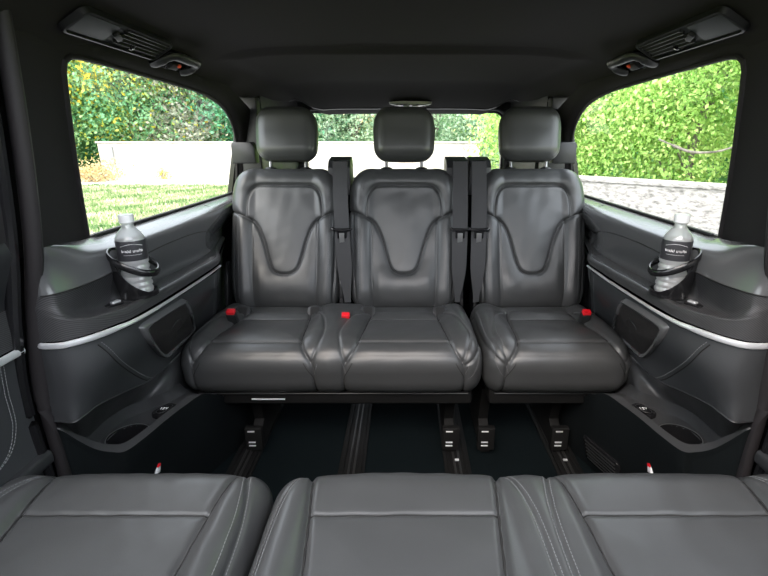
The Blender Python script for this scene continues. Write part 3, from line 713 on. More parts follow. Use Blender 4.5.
    C2 = [(-.786, .868, .462), (-.770, .870, .460), (-.777, .907, .410), (-.786, .942, .352), (-.796, .985, .330), (-.800, 1.02, .326), (-.800, 1.07, .325), (-.785, 1.12, .325), (-.750, 1.16, .326), (-.695, 1.19, .338), (-.68, 1.26, .325), (-.70, 1.40, .25), (-.70, 2.0, .24)]
    C1 = [(x - .004, y, z + .035) for x, y, z in C2[:10]] + [(-.715, 1.28, .345), (-.735, 1.42, .27), (-.74, 2.0, .26)]
    C6 = [(x - .003, y + .003, z - .022) for x, y, z in C5]
    cup = Vector((-.737, 1.035, .325)); CR = .050
    hole = lambda q: math.hypot(q.x - cup.x, q.y - cup.y) < CR and .30 < q.z < .345
    con = loft([C0, C1, C2, C3, C4, C5], 220, 61, hole=hole, smooth_v=False); CB = con.bvh()
    co = G(s, con).build('console', M['console'], root, 35, org=org)
    g = loft([C5, C6], 160, 4, smooth_v=False); g = loft([C6, C7], 160, 20, g, smooth_v=False)
    G(s, g).build('console_side', M['carpet_side'], root, 50, org=org)
    g = Geo(); lathe(g, [(.001, -.07), (CR - .006, -.07), (CR - .001, -.06), (CR - .001, -.002), (CR + .001, .003), (CR + .005, .003), (CR + .007, -.004)], 40, cup); G(s, g).build('cup_well', M['gloss'], co, org=org)
    g = Geo(); tube(g, [cup + Vector((math.cos(q) * (CR + .003), math.sin(q) * (CR + .003), .003)) for q in np.linspace(0, 2 * PI, 40, endpoint=False)], .0013, 5, closed=True); G(s, g).build('cup_rim', M['tongue'], co, org=org)
    # power outlet with its small white sign on a raised pad
    P = hitpx(CB, [(165, 412)]); p = (P[0] if P else Vector((-.70, 1.18, .35))) + Vector((0, 0, .006))
    R = Matrix.Rotation(math.radians(62), 3, 'Z')
    g = Geo(); prism(g, rrect(.034, .021, .016, 6), .012, p - Vector((0, 0, .008)), R @ Vector((1, 0, 0)), R @ Vector((0, 1, 0)), .003); so = G(s, g).build('power_outlet', M['gloss'], co, org=org)
    g = Geo(); tube(g, [p + R @ Vector((.024 * math.cos(q), .014 * math.sin(q), .0048)) for q in np.linspace(0, 2 * PI, 28, endpoint=False)], .0008, 5, closed=True); G(s, g).build('outlet_cap', M['dark_plastic'], so, org=org)
    g = Geo(); e = lambda x, y: p + Vector((x, y, .0062)) if s < 0 else p + Vector((-x, y, .0062))
    for seg in ([(-.009, -.004), (-.009, .005), (-.011, .003)], [(-.004, .003), (-.002, .005), (.001, .004), (.000, .001), (-.004, -.004), (.001, -.004)], [(.004, .005), (.0065, -.004), (.009, .005)]):
        tube(g, [e(x, y) for x, y in seg], .0009, 4)
    G(s, g).build('outlet_lettering', M['print'], so, org=org)
    # white-and-red tether clip low on the carpeted side
    yy = .995; g = Geo()
    H = G(-1, Geo())
    return root
both(build_side)

# --- doors forward of the seals
def build_door(s):
    side = 'left' if s < 0 else 'right'; d = empty('door_1' if s < 0 else 'door_2', mp(s, (-.79, .3, 0))); tag(d, kind='structure'); og = d.location[:]
    zz = [1.40, 1.24, 1.11, .93, .895, .86, .80, .78]
    def r(z, dx, dx2=0): return [(seal_x(z) - .020 + dx + (dx2 if y < .7 else 0), y, z) for y in (.845, .78, .70, .5, .2, -.3)]
    rows = [r(.905, -.005), r(.875, .006), r(.83, .0), r(.785, -.01), r(.765, -.012)]
    G(s, loft(rows, 60, 24)).build('door_shoulder', M['plastic'], d, org=og)
    g = loft([r(.765, -.010), r(.72, -.002), r(.683, .0)], 60, 12); G(s, g).build('door_pattern_panel', M['pattern'], d, org=og)
    g = Geo(); tube(g, r(.672, .004), .0085, 8, flat=(.6, 1)); G(s, g).build('door_metal_strip', M['alu'], d, org=og)
    g = loft([r(.664, 0), r(.60, .0), r(.50, 0), r(.43, .0)], 60, 16); G(s, g).build('door_lower_panel', M['leather_side'], d, org=og)
    g = Geo(); P = cr([(seal_x(z) - .019, y, z) for y, z in ((.80, .66), (.80, .60), (.80, .52), (.76, .47), (.66, .45))], 60)
    stitches(g, P, .007, .0046, .0009, up=(1, 0, 0)); stitches(g, [(x, y - .008, z) for x, y, z in P], .007, .0046, .0009, up=(1, 0, 0)); G(s, g).build('door_stitching', M['thread'], d, 0, org=og)
    g = loft([r(.43, 0), r(.425, .014), r(.40, .014), r(.39, .0), r(.2, -.0), r(0, 0)], 60, 30); G(s, g).build('door_pocket_panel', M['plastic'], d, org=og)
    # frame and glass of the door window
    g = Geo(); loft([[(seal_x(z) - .02, .845, z) for z in (.90, 1.0, 1.11, 1.24, 1.36)], [(seal_x(z) - .02, .74 - (z - .9) * .1, z) for z in (.90, 1.0, 1.11, 1.24, 1.36)]], 20, 6, g)
    loft([[(seal_x(1.36) - .02, y, 1.36) for y in (.84, .4, -.3)], [(seal_x(1.25) - .02, y, 1.235) for y in (.84, .4, -.3)]], 20, 6, g)
    G(s, g).build('door_window_frame', M['pillar'], d, org=og)
    g = Geo(); g.add([(seal_x(.9) - .03, .76, .90), (seal_x(.9) - .03, -.3, .90), (seal_x(1.25) - .03, -.3, 1.25), (seal_x(1.25) - .03, .73, 1.25)], [(0, 1, 2, 3)]); G(s, g).build('door_window_pane', M['glass'], d, 0, org=og)
    # rubber seal following the pillar
    g = Geo(); tube(g, cr([(seal_x(z) - .008, .862 + .012 * math.sin((z - .3) * 2), z) for z in (.02, .34, .56, .72, .895, 1.11, 1.36)], 60), .0165, 12, flat=(.8, 1)); G(s, g).build('door_seal', M['rubber'], d, org=og)
    g = Geo(); tube(g, cr([(seal_x(z) - .024, .838, z) for z in (.02, .34, .56, .72, .895, 1.11, 1.36)], 60), .013, 10); G(s, g).build('door_seal_inner', M['gloss'], d, org=og)
both(build_door)

# --- ceiling, its unseen front part left off to let in more sky light
def ceil_z(x, y):
    z = 1.36 - .104 * min(1.0, abs(x) / .70) ** 7
    k = .018 * float(sm(np.array(y - 1.60 + .0), -.010, .030)) * float(sm(np.array(.60 - abs(x)), -.02, .08))
    z -= k
    z += .0
    z -= .110 * float(sm(np.array(y), 2.30, 2.98)) * (1 - float(sm(np.array(abs(x)), .45, .68)))
    return z
g = Geo(); xs = np.r_[np.linspace(-.70, -.5, 20), np.linspace(-.48, .48, 40), np.linspace(.5, .70, 20)]; ys = np.r_[np.linspace(.62, 1.54, 40), np.linspace(1.56, 1.70, 24), np.linspace(1.73, 2.98, 34)]
v = [(x, y, ceil_z(x, y)) for x in xs for y in ys]; ny = len(ys); f = [(i * ny + j, i * ny + j + 1, (i + 1) * ny + j + 1, (i + 1) * ny + j) for i in range(len(xs) - 1) for j in range(ny - 1)]
g.add(v, f); ce = g.build('ceiling', M['headliner'], None, 50); tag(ce, kind='structure')
g = Geo(); prism(g, [(-.72, .62), (.72, .62), (.72, 3.02), (-.72, 3.02)], .02, (0, 0, 1.385), (1, 0, 0), (0, 1, 0)); g.build('roof_skin', M['gloss'], ce, 0)

# --- floor
g = Geo(); prism(g, [(-.80, -.42), (.80, -.42), (.80, 3.0), (-.80, 3.0)], .02, (0, 0, -.02), (1, 0, 0), (0, 1, 0)); fl = g.build('floor', M['carpet'], None, 0); tag(fl, kind='structure')
g = Geo(); box(g, (0, -.40, .69), (.79, .02, .69), bev=.01); tag(g.build('wall_front', M['plastic'], None), kind='structure')  # unseen partition added behind the camera to keep out light from the front
rail_lab = {-.56: 'black steel seat rail in the floor nearest the left cup tray', -.18: 'black steel seat rail left of the middle with no seat foot on it',
            .185: 'black steel seat rail in the floor near the gap between rear seats', .565: 'black steel seat rail in the floor nearest the right cup tray'}
for x, lab in rail_lab.items():
    r0 = empty('seat_rail', (x, 1.6, 0)); tag(r0, lab, 'seat rail', 'seat rails in the floor')
    g = Geo(); box(g, (0, 0, .0035), (.045, 1.35, .0035), bev=.002); g.build('rail_bed', M['rail'], r0)
    for dx in (-.030, .030):
        g = Geo(); box(g, (dx, 0, .010), (.0045, 1.35, .004), bev=.002); g.build('rail_lip', M['rail'], r0)
    for dx in (-.009, .009):
        g = Geo(); box(g, (dx, 0, .009), (.0035, 1.35, .003), bev=.0015); g.build('rail_track', M['steel'], r0)
    if x > 0:
        g = Geo(); box(g, (0, -.27, .014), (.007, .004, .003), bev=.001); g.build('rail_bolt', M['alu'], r0)

# --- rear wall (tailgate) with its window
op = rrect(.62, .20, .07, 8, 0, 1.045)
n = len(op)
def edgept(p):
    return Vector((max(-.66, min(.66, p[0] * 1.12)), 2.965, 1.045 + (p[1] - 1.045) * 1.32))
g = Geo(); v = []
for p in op:
    q = Vector((p[0], 0, p[1])); c = Vector((0, 0, 1.045)); d = (q - c).normalized()
    v += [Vector((p[0], 2.995, p[1])), Vector((p[0] * 1.01, 2.965, 1.045 + (p[1] - 1.045) * 1.03)), Vector((p[0] * 1.04, 2.955, 1.045 + (p[1] - 1.045) * 1.10)), Vector((p[0] * 1.22, 2.965, 1.045 + (p[1] - 1.045) * 1.9))]
g.add(v, [(i * 4 + j, i * 4 + j + 1, ((i + 1) % n) * 4 + j + 1, ((i + 1) % n) * 4 + j) for i in range(n) for j in range(3)])
wr = g.build('wall_rear', M['plastic'], None, 50); tag(wr, kind='structure')
g = Geo(); prism(g, [(-.82, 0), (.82, 0), (.82, .84), (-.82, .84)], .03, (0, 2.99, 0), (1, 0, 0), (0, 0, 1)); prism(g, [(-.82, 1.25), (.82, 1.25), (.82, 1.42), (-.82, 1.42)], .03, (0, 3.03, 0), (1, 0, 0), (0, 0, 1))
for s in (-1, 1): prism(g, [(s * .61, .8), (s * .82, .8), (s * .80, 1.3), (s * .61, 1.3)], .03, (0, 3.02, 0), (1, 0, 0), (0, 0, 1))
g.build('tailgate_skin', M['gloss'], wr, 0)
w3 = empty('window_3', (0, 2.99, 1.045)); tag(w3, kind='structure')
g = Geo(); g.add([(x, 3.0, z) for x, z in op], [tuple(range(n))]); g.build('window_pane', M['glass'], w3, 0, org=(0, 2.99, 1.045))
g = Geo(); tube(g, [(x, 2.99, z) for x, z in op], .009, 8, closed=True, up=(0, 1, 0)); g.build('window_rubber', M['rubber'], w3, org=(0, 2.99, 1.045))

# ------------------------------------------------------------------ fittings
def ceil_frame(x, y):
    e = .004; p = Vector((x, y, ceil_z(x, y))); a = Vector((x, y + e, ceil_z(x, y + e))) - p; b = Vector((x + e, y, ceil_z(x + e, y))) - p
    nn = b.cross(a).normalized()  # pointing down
    if nn.z > 0: nn = -nn
    return p, a.normalized(), nn
def overhead(s):
    x0, x1, y0, y1 = -.664, -.600, .975, 1.315
    xc, yc = (x0 + x1) / 2, (y0 + y1) / 2
    A = Vector((x0, 0, ceil_z(x0, yc))); B = Vector((x1, 0, ceil_z(x1, yc))); ax = (B - A).normalized(); ay = Vector((0, 1, 0)); c = (A + B) / 2; c.y = yc; dn = ax.cross(ay); dn = -dn if dn.z > 0 else dn
    hw = (B - A).length / 2; c = c + dn * .003
    org = mp(s, c); r0 = empty('overhead_air_vent', org)
    tag(r0, 'black overhead air outlet and reading lamp panel above the window showing the %s wall' % ('white' if s < 0 else 'stone'), 'air vent', 'overhead air vents')
    g = Geo()
    fr = [rrect(hw, .172, .016, 5), rrect(hw - .002, .170, .015, 5), rrect(hw - .006, .166, .012, 5), rrect(hw - .007, .165, .011, 5)]; hs = [0, .012, .013, .006]
    n = len(fr[0]); g.add([c + ax * p[0] + ay * p[1] + dn * h for o, h in zip(fr, hs) for p in o], [(i * n + j, i * n + (j + 1) % n, (i + 1) * n + (j + 1) % n, (i + 1) * n + j) for i in range(3) for j in range(n)])
    G(s, g).build('vent_frame', M['dark_plastic'], r0, org=org)
    Rm = Matrix((ax, ay, -dn)).transposed()
    g = Geo(); box(g, c + ay * .0 + dn * .003, (hw - .008, .164, .003), Rm); G(s, g).build('vent_plate', M['dark_plastic'], r0, org=org)
    g = Geo(); box(g, c + ay * -.105 + dn * .007, (hw - .010, .055, .003), Rm, bev=.002); G(s, g).build('reading_lamp_lens', M['lens'], r0, org=org)
    for k in range(5):
        g = Geo(); box(g, c + ax * (-.016 + k * .0105) + ay * .065 + dn * .009, (.0012, .090, .004), Rm @ Matrix.Rotation(.5, 3, 'Y')); G(s, g).build('vent_louvre', M['dark_plastic'], r0, org=org)
    g = Geo(); box(g, c + ay * -.030 + dn * .011, (.007, .016, .004), Rm @ Matrix.Rotation(.35, 3, 'Z'), bev=.003); G(s, g).build('vent_knob', M['plastic'], r0, org=org)
    g = Geo(); lathe(g, [(.008, -.001), (.008, .004), (.005, .006), (.0005, .006)], 18, c + ax * -.016 + ay * .045 + dn * .009, R=Matrix((ax, ay, dn)).transposed()); G(s, g).build('vent_button', M['gloss'], r0, org=org)
    g = Geo(); box(g, c + ax * -.016 + ay * .045 + dn * .0155, (.0025, .002, .0008), Rm); G(s, g).build('button_mark', M['print'], r0, org=org)
both(overhead)
def grab(s):
    xc, yc = -.652, 1.415
    A = Vector((-.69, 0, ceil_z(-.69, yc))); B = Vector((-.62, 0, ceil_z(-.62, yc))); ax = (B - A).normalized(); ay = Vector((0, 1, 0)); dn = ax.cross(ay); dn = -dn if dn.z > 0 else dn
    c = (A + B) / 2; c.y = yc
    org = mp(s, c); r0 = empty('grab_handle', org)
    tag(r0, 'curved black ceiling grab handle with orange mark above the window showing the %s wall' % ('white' if s < 0 else 'stone'), 'grab handle', 'ceiling grab handles')
    g = Geo(); pts = cr([(-.020, -.080), (.006, -.084), (.032, -.074), (.040, -.050), (.041, 0), (.040, .050), (.032, .074), (.006, .084), (-.020, .080)], 50)
    P = []
    for i, (a, b) in enumerate(pts):
        t = i / 49; P.append(c + ax * a + ay * b + dn * (.006 + .022 * math.sin(PI * t) ** .6))
    tube(g, P, [.0115 if 6 < i < 43 else .014 for i in range(50)], 12, up=dn, flat=(1.15, .8)); G(s, g).build('handle_bar', M['plastic'], r0, org=org)
    g = Geo(); prism(g, rrect(.040, .085, .03, 8), .004, c + dn * .004, -ax if (-ax).cross(ay).dot(dn) > 0 else ax, ay, .002); G(s, g).build('mounting_recess', M['gloss'], r0, org=org)
    g = Geo(); box(g, c + ax * -.004 + ay * .0 + dn * .012, (.010, .022, .006), Matrix((ax, ay, -dn)).transposed(), bev=.003); hk = G(s, g).build('coat_hook', M['dark_plastic'], r0, org=org)
    g = Geo(); box(g, c + ax * .006 + ay * .012 + dn * .018, (.0045, .006, .003), Matrix((ax, ay, -dn)).transposed(), bev=.001); G(s, g).build('orange_mark', M['orange'], r0, org=org)
both(grab)
def pillar_belt(s):
    org = mp(s, (-.675, 2.12, 1.04)); r0 = empty('belt_height_cover', org)
    tag(r0, 'black angular belt cover on the pillar behind the %s rear headrest' % ('left' if s < 0 else 'right'), 'belt cover', 'pillar belt covers')
    g = Geo(); prism(g, [(-.055, -.045), (.045, -.045), (.045, .020), (.030, .042), (-.048, .042), (-.055, .030)], .05, (-.672, 2.045, 1.030), (1, 0, 0), (0, 0, 1), .008); 
    G(s, g).build('cover', M['dark_plastic'], r0, org=org)
    g = Geo(); box(g, (-.690, 2.17, 1.08), (.045, .03, .18), bev=.01); G(s, g).build('guide_panel', M['dark_plastic'], r0, org=org)
both(pillar_belt)
# ceiling lamp at the rear
r0 = empty('ceiling_lamp', (.036, 2.68, ceil_z(0, 2.68) - .004))
r0.rotation_euler = (-.03, 0, 0); tag(r0, 'small oval ceiling lamp with pale rim above the middle headrest', 'lamp')
g = Geo(); lathe(g, [(.118, .004), (.112, -.008), (.100, -.012), (.094, -.008)], 48, sy=.42); g.build('lamp_rim', M['ivory'], r0)
g = Geo(); lathe(g, [(.097, -.006), (.085, -.015), (.05, -.019), (.001, -.020)], 40, sy=.42); g.build('lamp_body', M['gloss'], r0)
for x in (-.024, .026):
    g = Geo(); box(g, (x, -.018, -.018), (.017, .008, .003), bev=.002); g.build('lamp_switch', M['white'], r0)

# bottles in clip-on cup holders
def holder(s):
    bx, by, bz = -.664, 1.085, .708
    org = mp(s, (bx, by, bz)); r0 = empty('cup_holder', org)
    lab = 'armrest on the white wall side' if s < 0 else 'armrest on the stone wall side'
    tag(r0, 'glossy black ring cup holder clipped to the %s' % lab, 'cup holder', 'clip-on cup holders')
    g = Geo(); N_ = 48
    def rp(q, k=1, dz=0): 
        x = math.cos(q); y = math.sin(q); return Vector((bx - .001 + x * .052 * k, by + y * .048 * k, .795 - .026 * x + .010 * y * 0 + dz))
    tube(g, [rp(q) for q in np.linspace(0, 2 * PI, N_, endpoint=False)], .0075, 10, closed=True, flat=(.55, 1.15)); G(s, g).build('holder_ring', M['gloss'], r0, org=org)
    g = Geo(); lathe(g, [(.001, 0), (.040, 0), (.044, .003), (.044, .014), (.041, .016), (.039, .006), (.001, .004)], 36, (bx, by, bz)); G(s, g).build('holder_base', M['gloss'], r0, org=org)
    # curved back shell on the wall side, sweeping to the base and open towards the aisle
    g = Geo(); a0, a1 = math.radians(110), math.radians(245); na, nz = 44, 16; v = []
    for th in (0, .003):
        for i in range(na):
            for j in range(nz):
                t = j / (nz - 1); q0 = a0 + (a1 - a0) * i / (na - 1); e = i / (na - 1)
                q = q0 + e * e * math.radians(105) * t ** 1.6 - (1 - e) ** 2 * math.radians(20) * t
                top = rp(q, 1 - th * 18); bot = Vector((bx + math.cos(q) * (.0435 - th), by + math.sin(q) * (.0435 - th), bz + .008))
                v.append(top.lerp(bot, t) + Vector((math.cos(q), math.sin(q), 0)) * .004 * math.sin(PI * t))
    f = []; K = na * nz
    for k in (0, 1):
        for i in range(na - 1):
            for j in range(nz - 1):
                q = (k * K + i * nz + j, k * K + (i + 1) * nz + j, k * K + (i + 1) * nz + j + 1, k * K + i * nz + j + 1); f.append(q if k == 0 else tuple(reversed(q)))
    for i in (0, na - 1):
        for j in range(nz - 1): f.append((i * nz + j, i * nz + j + 1, K + i * nz + j + 1, K + i * nz + j))
    g.add(v, f); G(s, g).build('holder_shell', M['gloss'], r0, org=org)
    g = Geo(); box(g, (bx - .010, by - .012, bz - .006), (.026, .030, .006), bev=.003); G(s, g).build('holder_clip', M['dark_plastic'], r0, org=org)
    # bottle
    hb = bz + .0055; org = mp(s, (bx, by, hb)); b0 = empty('water_bottle', org)
    tag(b0, 'clear water bottle with dark label on the %s' % lab, 'bottle', 'water bottles')
    k = .0335 / .033; g = Geo()
    prof = [(.001, .004), (.022, .002), (.030, .003), (.0325, .010)]
    for i in range(5): prof += [(.0327, .014 + i * .0145), (.0300, .019 + i * .0145), (.0300, .0205 + i * .0145), (.0327, .025 + i * .0145)]
    prof += [(.0325, .086), (.0325, .138), (.0315, .143), (.027, .152), (.019, .162), (.0140, .168), (.0130, .176), (.016, .177), (.016, .180), (.0125, .181)]
    lathe(g, prof, 40, (bx, by, hb)); G(s, g).build('bottle_body', M['pet'], b0, 60, org=org)
    g = Geo(); lathe(g, [(.0165, .180), (.0168, .196), (.0155, .198), (.001, .198)], 32, (bx, by, hb)); 
    cap = G(s, g).build('bottle_cap', M['white'], b0, org=org)
    g = Geo(); lathe(g, [(.0329, .090), (.0331, .091), (.0331, .137), (.0329, .138)], 40, (bx, by, hb)); lb = G(s, g).build('bottle_label', M['label'], b0, org=org)
    # the label's small pale script, an arc over two short words
    g = Geo(); fx = bx if s < 0 else -bx; face = math.atan2(-by, -fx); rr_ = .0337
    P = lambda a, z: Vector((fx + math.cos(face + a) * rr_, by + math.sin(face + a) * rr_, hb + z))
    tube(g, [P(a, .128 + .005 * math.cos(a * 2.2) - .002) for a in np.linspace(-.75, .75, 20)], .0005, 4)
    rg = random.Random(5)
    for w0, w1 in ((-.70, -.08), (.05, .72)):
        a = w0
        while a < w1:
            h = rg.choice((.0045, .0045, .0060)); tube(g, [P(a, .112), P(a + .01, .112 + h)], .00065, 4)
            if rg.random() < .6: tube(g, [P(a, .112 + .0045 * rg.choice((0, 1))), P(a + .07, .112 + .0045 * rg.choice((0, 1)))], .0006, 4)
            a += .085
    tube(g, [P(a, .105) for a in np.linspace(-.6, .6, 12)], .0003, 4)
    g.build('label_script', M['print'], lb, org=org)
both(holder)

# tether tags and side vent low on the carpeted sides
def side_tag(s):
    org = mp(s, (-.687, 1.04, .21)); r0 = empty('tether_tag', org)
    tag(r0, 'small red and white pull tag low on the carpet %s' % ('below the left cup tray' if s < 0 else 'beside the slotted floor vent'), 'tag', 'pull tags')
    c = Vector((-.680, 1.04, .222)); 
    g = Geo(); box(g, c, (.005, .010, .016), Matrix.Rotation(-.4, 3, 'X'), bev=.004); G(s, g).build('tag_body', M['white'], r0, org=org)
    g = Geo(); box(g, c + Vector((.003, .002, .008)), (.004, .008, .007), Matrix.Rotation(-.4, 3, 'X'), bev=.003); G(s, g).build('tag_tip', M['red'], r0, org=org)
both(side_tag)

r0 = empty('side_vent', (.66, 1.23, .10)); tag(r0, 'slotted black air vent low on the carpeted side under the cup tray, stone wall side', 'air vent'); og = r0.location[:]
Vp = lambda y, z: Vector((float(np.interp(y, [.955, 1.03, 1.11, 1.18, 1.25, 1.36], [.748, .735, .715, .692, .668, .628])) - z * .24 - .006, y, z))
g = Geo(); cs = [Vp(1.15, .05), Vp(1.31, .05), Vp(1.31, .14), Vp(1.15, .14)]; ax = (cs[1] - cs[0]).normalized(); ay = (cs[3] - cs[0]).normalized()
prism(g, rrect(.078, .048, .010, 5), .010, sum(cs, Vector()) / 4, -ax, ay, .003); g.build('vent_plate', M['gloss'], r0, org=og)
for k in range(6):
    g = Geo(); c = sum(cs, Vector()) / 4 + ay * (-.035 + k * .014) + (-ax).cross(ay).normalized() * .011; tube(g, [c - ax * .066, c + ax * .066], .0022, 6); g.build('vent_slat', M['dark_plastic'], r0, org=og)

# moulded header strip across the ceiling above the tailgate window
g = Geo(); P = cr([(-.655, 2.62, 1.225), (-.64, 2.66, 1.262), (-.58, 2.70, 1.279), (-.3, 2.73, ceil_z(-.3, 2.73) + .002), (0, 2.74, ceil_z(0, 2.74) + .002), (.3, 2.73, ceil_z(.3, 2.73) + .002), (.58, 2.70, 1.279), (.64, 2.66, 1.262), (.655, 2.62, 1.225)], 80)
P = [(x, 2.80, ceil_z(x, 2.80) + .003) for x in np.linspace(-.66, .66, 80)]
tube(g, P, .010, 10, flat=(1.6, .7)); tag(g.build('trim_1', M['dark_plastic'], None), kind='structure')
# ------------------------------------------------------------------ outside
GZ = -.5
pv = noise_col('grey_paving', [(.3, (.20, .20, .205)), (.7, (.32, .315, .31))], 5)
g = Geo(); prism(g, [(-4.3, -12), (5.5, -12), (5.5, 9), (1.5, 15), (-4.3, 15)], .06, (0, 0, GZ), (1, 0, 0), (0, 1, 0)); tag(g.build('pavement', pv, None, 0), kind='structure')  # unseen paving added so the ground bounces grey, not green, light inside
gm = noise_col('meadow_ground', [(.30, (.30, .27, .16)), (.46, (.26, .33, .10)), (.58, (.40, .42, .18)), (.72, (.62, .58, .40))], 1.6, detail=9)
g = Geo(); nx, ny = 60, 60
v = [(x, y, GZ + .03 * math.sin(x * .7) * math.cos(y * .5)) for x in np.linspace(-60, 60, nx) for y in np.linspace(-30, 90, ny)]
g.add(v, [(i * ny + j, (i + 1) * ny + j, (i + 1) * ny + j + 1, i * ny + j + 1) for i in range(nx - 1) for j in range(ny - 1)])
gr = g.build('ground', gm, None); tag(gr, kind='structure')
# pale road between the grass and the wall
M['road'] = noise_col('pale_road', [(.3, (.36, .34, .32)), (.7, (.52, .50, .48))], 3)
g = Geo(); prism(g, [(-30, 16.3), (8, 16.3), (8, 19.6), (-30, 19.6)], .05, (0, 0, GZ), (1, 0, 0), (0, 1, 0)); rd = g.build('road', M['road'], None, 0); tag(rd, kind='structure')
# white wall
M['render'] = noise_col('white_rendered_wall', [(.3, (.46, .43, .40)), (.7, (.60, .57, .54))], .8, bumpd=.01)
g = Geo(); box(g, (-4.9, 20.5, .22), (8.15, .22, .74), bev=.03); w = g.build('garden_wall', M['render'], None); tag(w, 'long low white rendered wall across the road beyond the grass', 'wall')
g = Geo(); box(g, (-4.9, 20.5, .985), (8.2, .28, .035), bev=.02); g.build('wall_coping', M['render'], w)
M['dk'] = noise_col('grey_bark', [(.3, (.10, .09, .08)), (.7, (.30, .27, .24))], 6, stretch=(1, 1, .2))
g = Geo(); box(g, (-12.55, 20.22, .45), (.15, .05, .36), bev=.02); b = g.build('grey_panel', noise_col('grey_stone', [(.3, (.25, .25, .26)), (.7, (.4, .4, .41))], 4), None); tag(b, 'grey upright panel against the left end of the white wall', 'panel')
# stone wall on the right
M['stone'] = noise_col('pale_weathered_stone', [(.34, (.13, .125, .12)), (.44, (.25, .24, .225)), (.54, (.36, .345, .33)), (.70, (.46, .445, .43))], 9, bumpd=.03, detail=10, stretch=(1, 1, 2.5))
a = Vector((2.4, 9.9, 0)); b_ = Vector((7.6, 4.2, 0)); d = (b_ - a).normalized(); L = (b_ - a).length; c = (a + b_) / 2
Rz = Matrix.Rotation(math.atan2(d.y, d.x), 3, 'Z')
g = Geo(); box(g, (c.x, c.y, -.08), (L / 2, .20, .45), Rz, bev=.03); sw = g.build('stone_wall', M['stone'], None); tag(sw, 'low pale weathered stone wall beside the van below the green tree', 'wall')
g = Geo(); box(g, (c.x, c.y, .395), (L / 2, .24, .035), Rz, bev=.02); g.build('stone_coping', M['stone'], sw)

GREENS = {
 'left': [(0, (.06, .22, .10)), (.35, (.20, .46, .24)), (.60, (.38, .60, .32)), (.72, (.60, .66, .16)), (.85, (.90, .70, .06)), (1, (.85, .46, .06))],
 'dark': [(0, (.04, .18, .10)), (.5, (.14, .42, .24)), (.8, (.28, .54, .34)), (.93, (.60, .60, .16)), (1, (.85, .55, .08))],
 'yellow': [(0, (.20, .24, .05)), (.3, (.65, .50, .04)), (.7, (.90, .66, .05)), (1, (.60, .45, .08))],
 'grey': [(0, (.20, .26, .18)), (.5, (.42, .44, .36)), (.8, (.55, .50, .42)), (1, (.80, .62, .20))],
 'bright': [(0, (.10, .26, .05)), (.30, (.28, .50, .12)), (.6, (.50, .70, .22)), (.88, (.68, .80, .34)), (1, (.88, .70, .36))],
 'pale': [(0, (.16, .32, .20)), (.35, (.36, .52, .36)), (.7, (.48, .60, .42)), (.92, (.62, .62, .36)), (1, (.80, .50, .28))],
 'dry': [(0, (.40, .28, .14)), (.5, (.62, .46, .26)), (1, (.55, .52, .22))],
 'grass': [(0, (.10, .20, .07)), (.35, (.22, .34, .12)), (.6, (.42, .46, .26)), (.8, (.62, .55, .40)), (1, (.80, .70, .58))],
}
LM = {k: leaf_mat('leaves_' + k, v) for k, v in GREENS.items()}
def leaves(name, parent, m, blobs, n, size, seed, droop=0, grad=0):
    """n leaf blades scattered through clumps inside the given ellipsoids; one mesh"""
    r = np.random.default_rng(seed); V = np.zeros((n * 5, 3)); tone = np.zeros(n)
    vol = np.array([b[1][0] * b[1][1] * b[1][2] for b in blobs]) ** .67; pr = vol / vol.sum()
    # clump centres
    nc = max(8, n // 45); bi = r.choice(len(blobs), nc, p=pr)
    d = r.normal(size=(nc, 3)); d /= np.linalg.norm(d, axis=1)[:, None]; rad = r.uniform(.45, 1, nc) ** .5
    B0 = np.array([b[0] for b in blobs]); B1 = np.array([b[1] for b in blobs])
    cc = B0[bi] + d * rad[:, None] * B1[bi]; ct = r.beta(2, 2.2, nc); cs = size * r.uniform(2.0, 4.5, nc)
    k = r.integers(0, nc, n); pos = cc[k] + r.normal(size=(n, 3)) * cs[k][:, None] * np.array([1, 1, .7])
    tone = np.clip(ct[k] * .75 + r.uniform(0, .30, n), 0, 1)
    ax = r.normal(size=(n, 3)); ax[:, 2] -= droop; ax /= np.linalg.norm(ax, axis=1)[:, None]
    bx = np.cross(ax, r.normal(size=(n, 3))); bx /= np.linalg.norm(bx, axis=1)[:, None]; nz = np.cross(ax, bx)
    L = size * r.uniform(.7, 1.4, n)[:, None]; Wd = L * .30
    V = np.stack([pos, pos + ax * L * .5 + bx * Wd + nz * L * .06, pos + ax * L * 1.05, pos + ax * L * .5 - bx * Wd + nz * L * .06], 1).reshape(-1, 3)
    me = bpy.data.meshes.new(name); me.vertices.add(n * 4); me.vertices.foreach_set('co', V.astype(np.float32).ravel())
    me.loops.add(n * 4); me.loops.foreach_set('vertex_index', np.arange(n * 4, dtype=np.int32)); me.polygons.add(n); me.polygons.foreach_set('loop_start', np.arange(n, dtype=np.int32) * 4)
    me.update(calc_edges=True); me.materials.append(m)
    at = me.attributes.new('leaf_tone', 'FLOAT', 'FACE'); at.data.foreach_set('value', tone.astype(np.float32))
    return link(name, me, parent)
